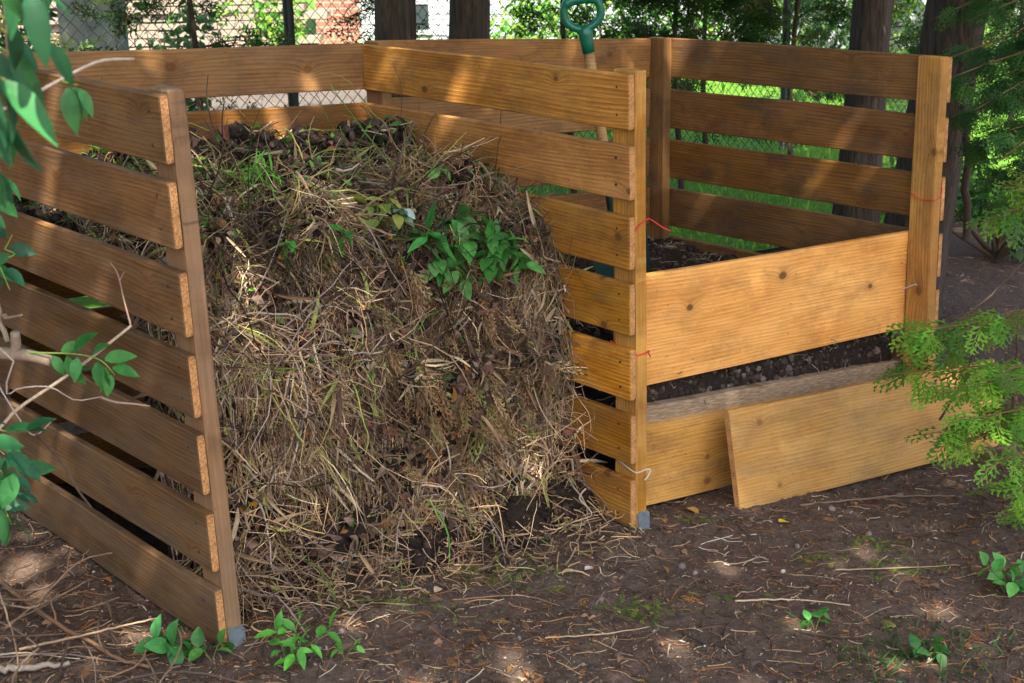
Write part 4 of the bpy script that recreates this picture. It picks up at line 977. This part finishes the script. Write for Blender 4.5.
ends = [(925, 88, 4.75), (945, 60, 4.9), (975, 110, 4.7), (960, 150, 5.2), (985, 180, 5.0), (1000, 60, 4.9), (930, 20, 5.3), (1010, 130, 4.7), (995, 215, 4.8), (1020, 30, 4.6), (960, 5, 5.4), (975, 60, 5.6), (1015, 205, 5.3), (1000, 160, 4.5), (950, 120, 5.3), (970, 20, 5.0), (1010, 90, 5.2), (1020, 180, 4.9), (985, 140, 4.9), (940, 95, 4.85)]
for (ex, ey, eY) in ends:
    e = at(ex, ey, eY); p = np.array([ra[0]+.05, ra[1], e[2]+rng.uniform(-.05, .25)]); spray_branch(bw, fo, p, e, 46, (.06, .13), DK, FR_MID, .06, .007, .09, .45)
for k in range(26):
    an = rng.uniform(-2., 2.4); zz = rng.uniform(1.2, 4.); e = ra+np.array([math.cos(an)*.9, math.sin(an)*.9, zz]); spray_branch(bw, fo, ra+[0.05, 0, zz+.1], e, 40, (.12, .25), DK, FR_FAR, .05, .009, .15)
bw.build('branches', M_stick, root, smooth=True); fo.build('foliage', M_veg, root)
# bright young cedar low at the right
rb = np.array([1.75, 4.18, 0.]); rb[2] = float(gz(*rb[:2]))
root = empty('young_cedar', rb); tag(root, 'bright green young cedar sprays reaching over the leaning board', 'tree')
bw = MB(); fo = MB(); BR = [(.11, .28, .022), (.15, .34, .03), (.07, .19, .02), (.19, .37, .035), (.14, .16, .03)]
t = np.linspace(0, 1, 10); bw.tubes((rb+np.array([.05, .0, 1.])*t[:, None])[None], (.012*(1-.6*t))[None], (.12, .075, .05), 7)
for (sx_, sy_, ex, ey, eY, n_) in [(1060, 330, 905, 335, 3.95, 26), (1050, 300, 930, 345, 3.92, 22), (1060, 390, 888, 375, 3.9, 22), (1060, 360, 940, 395, 3.8, 20), (1050, 430, 925, 435, 3.72, 24), (1050, 430, 965, 420, 3.7, 18), (1060, 440, 985, 470, 3.65, 18), (1060, 450, 1005, 500, 3.6, 22), (1050, 400, 975, 385, 3.8, 16), (1070, 470, 1020, 520, 3.6, 14), (1060, 180, 1000, 215, 3.9, 16), (1060, 170, 1015, 190, 3.8, 12), (1060, 420, 960, 445, 3.75, 16), (1060, 450, 1015, 455, 3.6, 14)]:
    e = at(ex, ey, eY); p = at(sx_, sy_, 4.0); p = np.array([rb[0]+.03, rb[1], min(p[2], rb[2]+.95)]); spray_branch(bw, fo, p, e, int(n_*.95), (.07, .135), BR if sy_ > 200 else BR, FR_NEAR, .02, .0042, .025, .35)
bw.build('branches', M_stick, root, smooth=True); fo.build('foliage', M_veg, root)
# thin dark stems and roots on the bank at right
for i, (pp, r, lb_) in enumerate([(((967, 240, 5.6), (966, 180, 5.6), (965, 120, 5.6), (960, 60, 5.6), (962, -20, 5.6)), .016, 'slim dark upright stem right of the thick trunk'),
                    (((1012, 420, 4.4), (1016, 370, 4.4), (1018, 310, 4.4)), .006, 'thin grey upright twig at the right edge'),
                    (((930, 340, 4.3), (985, 300, 4.4), (1024, 262, 4.5)), .005, 'thin dark bare branch slanting up to the right edge'),
                    (((940, 420, 4.1), (960, 385, 4.15), (985, 330, 4.2), (1000, 300, 4.2)), .004, 'thin dark dead branch in front of the bank at right')]):
    P = [at(*q) for q in pp]; stick(P, r, (.09, .06, .045), lb_, 'bare_stem', fork=[(8, (-.3, 0, .8), .12), (12, (.5, 0, .6), .1)] if i else None)

# ------------------------------------------------------------------ left shrub (stems outside the frame)
ls = np.array([-1.25, 2.45, 0.]); ls[2] = float(gz(*ls[:2]))
root = empty('leafy_shrub', ls); tag(root, 'leafy green shrub with cut twigs in front of the left panel slats', 'shrub')
bw = MB(); tw = MB(); lf = MB()
def br(pts, r, c=(.30, .23, .16), b=None, k=7, taper=.5):
    W3 = [at(*q) for q in pts]
    if pts[0][0] < -5: W3 = [np.array([ls[0]-.03, ls[1], max(.15, W3[0][2]-.1)])]+W3
    P = spline(W3, 18); (b or bw).tubes(P[None], (r*np.linspace(1, taper, 18))[None], c, k); return P
def leaves(P, n, L, cols, t0=.2, T=LEAFW, w=.85, droop=-.4, spread=.9):
    Tn = np.gradient(P, axis=0)
    for j in range(n):
        t = max(t0, .3)+(1-max(t0, .3))*(j+.5)/n; i = min(17, int(t*17)); ax_ = N3(Tn[i]); sd = N3(np.cross(ax_, FW))*(1 if j % 2 else -1)
        d = ax_*(.5)+sd*spread+np.array([0, 0, droop])+rng.normal(size=3)*.25
        M = frame(d[None], (-FW*.8+np.array([0, 0, .6])+rng.normal(size=3)*.4)[None])*(L*rng.uniform(.75, 1.2)); M[:, :, 1] *= w
        lf.inst(*T, M, P[i][None]+N3(d)[None]*.006, pal(1, cols), .35)
DG = [(.012, .075, .028), (.018, .10, .034), (.03, .14, .04)]
for (x, y) in ((-1.3, 2.45), (-1.2, 2.5), (-1.25, 2.38)):
    P = spline([ls, ls+[-.04, 0, .5], np.array([x, y, 1.0]), np.array([x-.05, y-.1, 1.7])], 18); bw.tubes(P[None], (.014*np.linspace(1, .4, 18))[None], (.26, .2, .14), 8)
# pruned stub
br([(-60, 345, 2.42), (-10, 352, 2.40), (25, 355, 2.38), (51, 361, 2.36)], .0115, (.24, .18, .13), taper=.8, k=10)
br([(14, 356, 2.385), (16, 345, 2.38), (15, 333, 2.37)], .0085, (.26, .2, .14), taper=.9, k=10)
br([(-30, 300, 2.42), (0, 325, 2.41), (8, 342, 2.40)], .005, (.26, .2, .14), taper=.9)
br([(-20, 320, 2.42), (5, 318, 2.4), (22, 315, 2.36)], .0035, (.28, .2, .14))
# long straight pale twig
br([(-40, 450, 2.3), (20, 407, 2.32), (75, 370, 2.35), (131, 326, 2.4)], .0032, (.42, .33, .24), taper=.7)
br([(131, 326, 2.4), (124, 300, 2.42), (118, 275, 2.43), (110, 262, 2.44)], .0016, (.26, .17, .12)); br([(120, 280, 2.43), (124, 272, 2.43)], .0012, (.26, .17, .12))
br([(-10, 345, 2.3), (5, 392, 2.32), (20, 388, 2.32), (50, 387, 2.33), (75, 400, 2.35), (100, 397, 2.36)], .0016, (.40, .33, .28))
br([(-5, 380, 2.3), (20, 420, 2.3), (35, 435, 2.31), (55, 418, 2.32)], .0014, (.36, .30, .26))
br([(100, 397, 2.36), (115, 402, 2.38), (135, 404, 2.40), (150, 406, 2.41)], .0022, (.38, .28, .2))
br([(36, 434, 2.31), (60, 460, 2.38), (78, 490, 2.42), (92, 508, 2.45)], .003, (.12, .08, .06))
# twig with thin leaves at the top
P = br([(-30, 112, 1.75), (20, 100, 1.76), (60, 80, 1.78), (85, 67, 1.8), (105, 60, 1.81), (134, 59, 1.83)], .0022, (.42, .34, .28), taper=.8)
P = br([(-40, 15, 1.5), (0, 30, 1.5), (30, 38, 1.52), (60, 36, 1.55)], .0022, (.30, .32, .08), taper=.5)
leaves(P, 4, .052, DG, .2, LEAF, .6, -.9, .4)
P = br([(60, 80, 1.78), (68, 83, 1.77), (78, 85, 1.76)], .0012, (.2, .3, .06)); leaves(P, 4, .045, [(.03, .15, .035), (.045, .19, .045)], .4, LEAF, .75, -.8, .5)
for (pts, n, L) in ([((-60, -40, 1.25), (-20, -30, 1.25), (20, -20, 1.25), (30, -15, 1.25)), 5, .055], [((-60, 30, 1.3), (-30, 60, 1.3), (-5, 75, 1.3), (5, 80, 1.3)), 5, .065],
                    [((-60, 100, 1.4), (-30, 115, 1.4), (5, 120, 1.4), (20, 125, 1.42)), 6, .05], [((-50, 140, 1.45), (-20, 160, 1.45), (-5, 165, 1.45), (0, 170, 1.45)), 5, .04],
                    [((-60, -70, 1.5), (-10, -60, 1.5), (20, -45, 1.5), (40, -35, 1.5)), 4, .045], [((-40, 20, 1.6), (-10, 45, 1.6), (5, 50, 1.6), (15, 60, 1.6)), 5, .055]):
    P = br(pts, .002, (.22, .25, .08)); leaves(P, n, L, DG, .2, LEAF, .62, -1.3, .4)
P = br([(8, 352, 2.40), (45, 353, 2.35), (75, 354, 2.33), (100, 360, 2.30), (115, 375, 2.30)], .0017, (.17, .28, .06)); leaves(P, 11, .045, [(.03, .15, .03), (.045, .19, .035), (.06, .22, .045)], .15, LEAF, .95, -.35, .9)
P = br([(-10, 262, 2.3), (5, 248, 2.3), (12, 235, 2.3)], .0015, (.17, .3, .06)); leaves(P, 4, .04, DG, .3, LEAFW, .8, -.2, .8)
P = br([(-30, 270, 2.2), (-5, 262, 2.2), (10, 290, 2.2)], .0015, (.17, .3, .06)); leaves(P, 5, .04, DG, .3, LEAFW, .8, -.4, .8)
for (pts, n, L) in ([((-60, 430, 2.1), (-20, 440, 2.1), (5, 455, 2.1), (20, 475, 2.1)), 9, .055], [((-60, 400, 2.2), (-30, 415, 2.2), (0, 430, 2.2), (30, 432, 2.2)), 8, .05],
                    [((-60, 500, 2.15), (-30, 500, 2.15), (0, 505, 2.15), (12, 525, 2.15)), 9, .05], [((-60, 460, 2.3), (-20, 465, 2.3), (0, 470, 2.3), (15, 500, 2.3)), 8, .05], [((-50, 215, 2.2), (-20, 195, 2.2), (-5, 180, 2.2), (0, 170, 2.2)), 5, .045]):
    P = br(pts, .002, (.2, .22, .07)); leaves(P, n, L, DG, .15, LEAF, .85, -.6, .8)
bw.build('branches', M_stick, root, smooth=True); lf.build('leaves', M_leaf, root, smooth=True)

# ------------------------------------------------------------------ beyond the fence: stone edging, house
def brick_mat():
    m, t, p = nodes('red_brick'); tc = nd(t, 'ShaderNodeTexCoord')
    sx = nd(t, 'ShaderNodeSeparateXYZ', {0: tc.outputs['Object']}); cv = nd(t, 'ShaderNodeCombineXYZ', {0: sx.outputs[0], 1: sx.outputs[2]})
    br_ = nd(t, 'ShaderNodeTexBrick', {'Vector': cv.outputs[0], 'Color1': (.30, .07, .04, 1), 'Color2': (.20, .05, .03, 1), 'Mortar': (.28, .24, .21, 1), 'Scale': 1., 'Mortar Size': .008, 'Brick Width': .22, 'Row Height': .075})
    n = nd(t, 'ShaderNodeTexNoise', {'Vector': tc.outputs['Object'], 'Scale': 3., 'Detail': 5.})
    t.links.new(mix(t, mth(t, 'MULTIPLY', n.outputs[0], .4), br_.outputs[0], (.5, .26, .2)), p.inputs['Base Color']); p.inputs['Roughness'].default_value = .9; return m
M_brick = brick_mat(); M_white = plain('white_siding', (.42, .44, .47), .6, 0, .08, 4.); M_glass = plain('window_glass', (.03, .04, .045), .08, 0, .2, 3.); M_stone = plain('pale_stone', (.24, .195, .155), .9, 0, .4, 5., .3, .01)
def box(b, o, X, Y, Z, mi=0):
    V = [o, o+X, o+X+Y, o+Y]; V = V+[q+Z for q in V]
    b.add(np.array(V), [(0, 3, 2, 1), (4, 5, 6, 7), (0, 1, 5, 4), (1, 2, 6, 5), (2, 3, 7, 6), (3, 0, 4, 7)], mi=mi)
HU = N3(np.array([.96, -.28, 0.])); HV = np.array([-HU[1], HU[0], 0.])
h0 = np.array([-2.3, 19.3, 0.]); h0[2] = float(base(*h0[:2]))
house = empty('house', h0); tag(house, 'red brick house with white siding below standing far behind the fence', 'house')
zg = h0[2]-.1; Z1 = np.array([0, 0, 1.]); HR = Matrix((HU, HV, Z1)).transposed().to_euler()
def hpart(name, mat, boxes, par=None):     # boxes in the house's own axes: along the wall, outwards-in, up
    b = MB()
    for (s0, s1, o0, o1, z0, z1) in boxes: box(b, np.array([s0, o0, z0-h0[2]]), np.array([s1-s0, 0, 0]), np.array([0, o1-o0, 0]), np.array([0, 0, z1-z0]))
    o = b.build(name, mat); o.parent = par or house; o.location = (0, 0, 0)
    if par is None: o.rotation_euler = HR
    return o
hpart('wall', M_brick, [(0, .55, -.12, .3, zg, 3.2), (.55, 16, 0, .3, .47, 3.2), (0, 16, .3, 7, 3.0, 3.2)])
hpart('siding', M_white, [(.55, 16, -.02, .3, zg+.02, .45)]+[(.55, 16, -.035, -.021, zg+.1+.13*i, zg+.1+.13*i+.11) for i in range(4)])
for s_, z_, w_, e_ in ((1.0, -.02, .5, .36), (2.2, 1.0, 1.5, 1.1), (6.5, 1.0, 1.5, 1.1), (10.5, 1.0, 1.5, 1.1)):
    f = .05; wi = hpart('window', M_white, [(s_, s_+w_, -.07, -.04, z_, z_+f), (s_, s_+w_, -.07, -.04, z_+e_, z_+e_+f), (s_, s_+f, -.07, -.04, z_+f, z_+e_), (s_+w_-f, s_+w_, -.07, -.04, z_+f, z_+e_), (s_+w_/2-.02, s_+w_/2+.02, -.07, -.04, z_+f, z_+e_)])
    hpart('pane', M_glass, [(s_+.03, s_+w_-.03, -.052, -.038, z_+.03, z_+e_+.02)], wi)
hpart('roof', plain('roof_shingle', (.09, .08, .08), .9), [(-.5, 16.5, -.5, 7.5, 3.2, 3.4)])
# stacked stone edging at the left
rs = np.array([-6.4, 17.0, 0.]); rs[2] = float(gz(rs[0], rs[1]))-.05; b = MB()
for row in range(13):
    q = rng.random()*.3
    while q < 4.0:
        L = rng.uniform(.2, .6); box(b, rs+np.array([q, rng.uniform(-.05, .05)+row*.02, row*.085]), np.array([L-.02, .02, 0]), np.array([0, .4, 0]), Z1*rng.uniform(.055, .078)); q += L
wl = b.build('stone_wall', M_stone, loc=rs); tag(wl, 'low dry stacked wall of long pale stones beyond the fence at left', 'stone wall')
b = MB(); c0 = at(62, 60, 8.7); c0[2] = float(gz(c0[0], c0[1])); box(b, c0, np.array([.31, 0, 0]), np.array([0, .3, 0]), Z1*1.5); box(b, c0+np.array([-.03, -.03, 1.5]), np.array([.37, 0, 0]), np.array([0, .36, 0]), Z1*.06)
tag(b.build('concrete_pillar', plain('pale_concrete', (.26, .27, .22), .9, 0, .5, 9.), loc=c0), 'pale concrete pillar beyond the fence at the upper left', 'pillar')
# lawn grass blades
b = MB(); N = 60000; s_ = rng.uniform(-1, 14, N); o_ = -2.1+rng.random(N)**1.3*11; k_ = ~((s_ < 4.2) & (o_ > 1.5)) & ~((s_ < .5) & (o_ < .2)); s_ = s_[k_]; o_ = o_[k_]; N = len(s_); P = FP+s_[:, None]*BU+o_[:, None]*BV; P[:, 2] = gz(P[:, 0], P[:, 1])+.03
D = N3(rng.normal(size=(N, 3))*[.5, .5, .1]+[0, 0, 1]); W_ = N3(np.cross(D, rng.normal(size=(N, 3)))); L = rng.uniform(.03, .075, N)[:, None]
V = np.stack([P-W_*.004, P+W_*.004, P+D*L], 1); b.add(V.reshape(-1, 3), np.arange(N*3).reshape(-1, 3), pal(N, [(.13, .34, .03), (.20, .44, .045), (.09, .25, .025), (.30, .42, .07)]))
tag(b.build('lawn_grass', M_veg), kind='stuff')

# ------------------------------------------------------------------ unseen trees added left and behind the camera to break up the light
def shade_tree(x, y, label, cz, rad, N, H=6., r=.16):
    a = np.array([x, y, 0.]); a[2] = float(gz(x, y))-.05; root = empty('added_shade_tree', a); tag(root, label, 'tree')
    b, P = trunk_mb(a, a+[.1, .1, H], r, r*.4); b.build('trunk', M_bark, root, smooth=True)
    crown(root, a+[.1, .1, cz], rad, N, (.12, .22), [(.05, .13, .02), (.08, .18, .03)], None, LEAFW, mat=M_veg)
shade_tree(-3.4, 3.0, 'unseen tall leafy tree added left of the bin to block the sky', 3.3, (1.9, 2.6, 2.6), 9000)
a_ = np.array([2.9, -1.6, 0.]); a_[2] = float(gz(2.9, -1.6))  # second added tree, out of view; its crown filters the sun over the bin
root = empty('added_shade_tree', a_); tag(root, 'unseen tall leafy tree added to the right behind the camera to filter the sun', 'tree')
b, P = trunk_mb(a_, a_+[-.6, .9, 6.5], .17, .07); b.build('trunk', M_bark, root, smooth=True)
crown(root, np.array([1.35, .75, 5.9]), (3.3, 2.9, 1.2), 15000, (.09, .16), [(.05, .13, .02), (.08, .18, .03)], None, LEAFW)
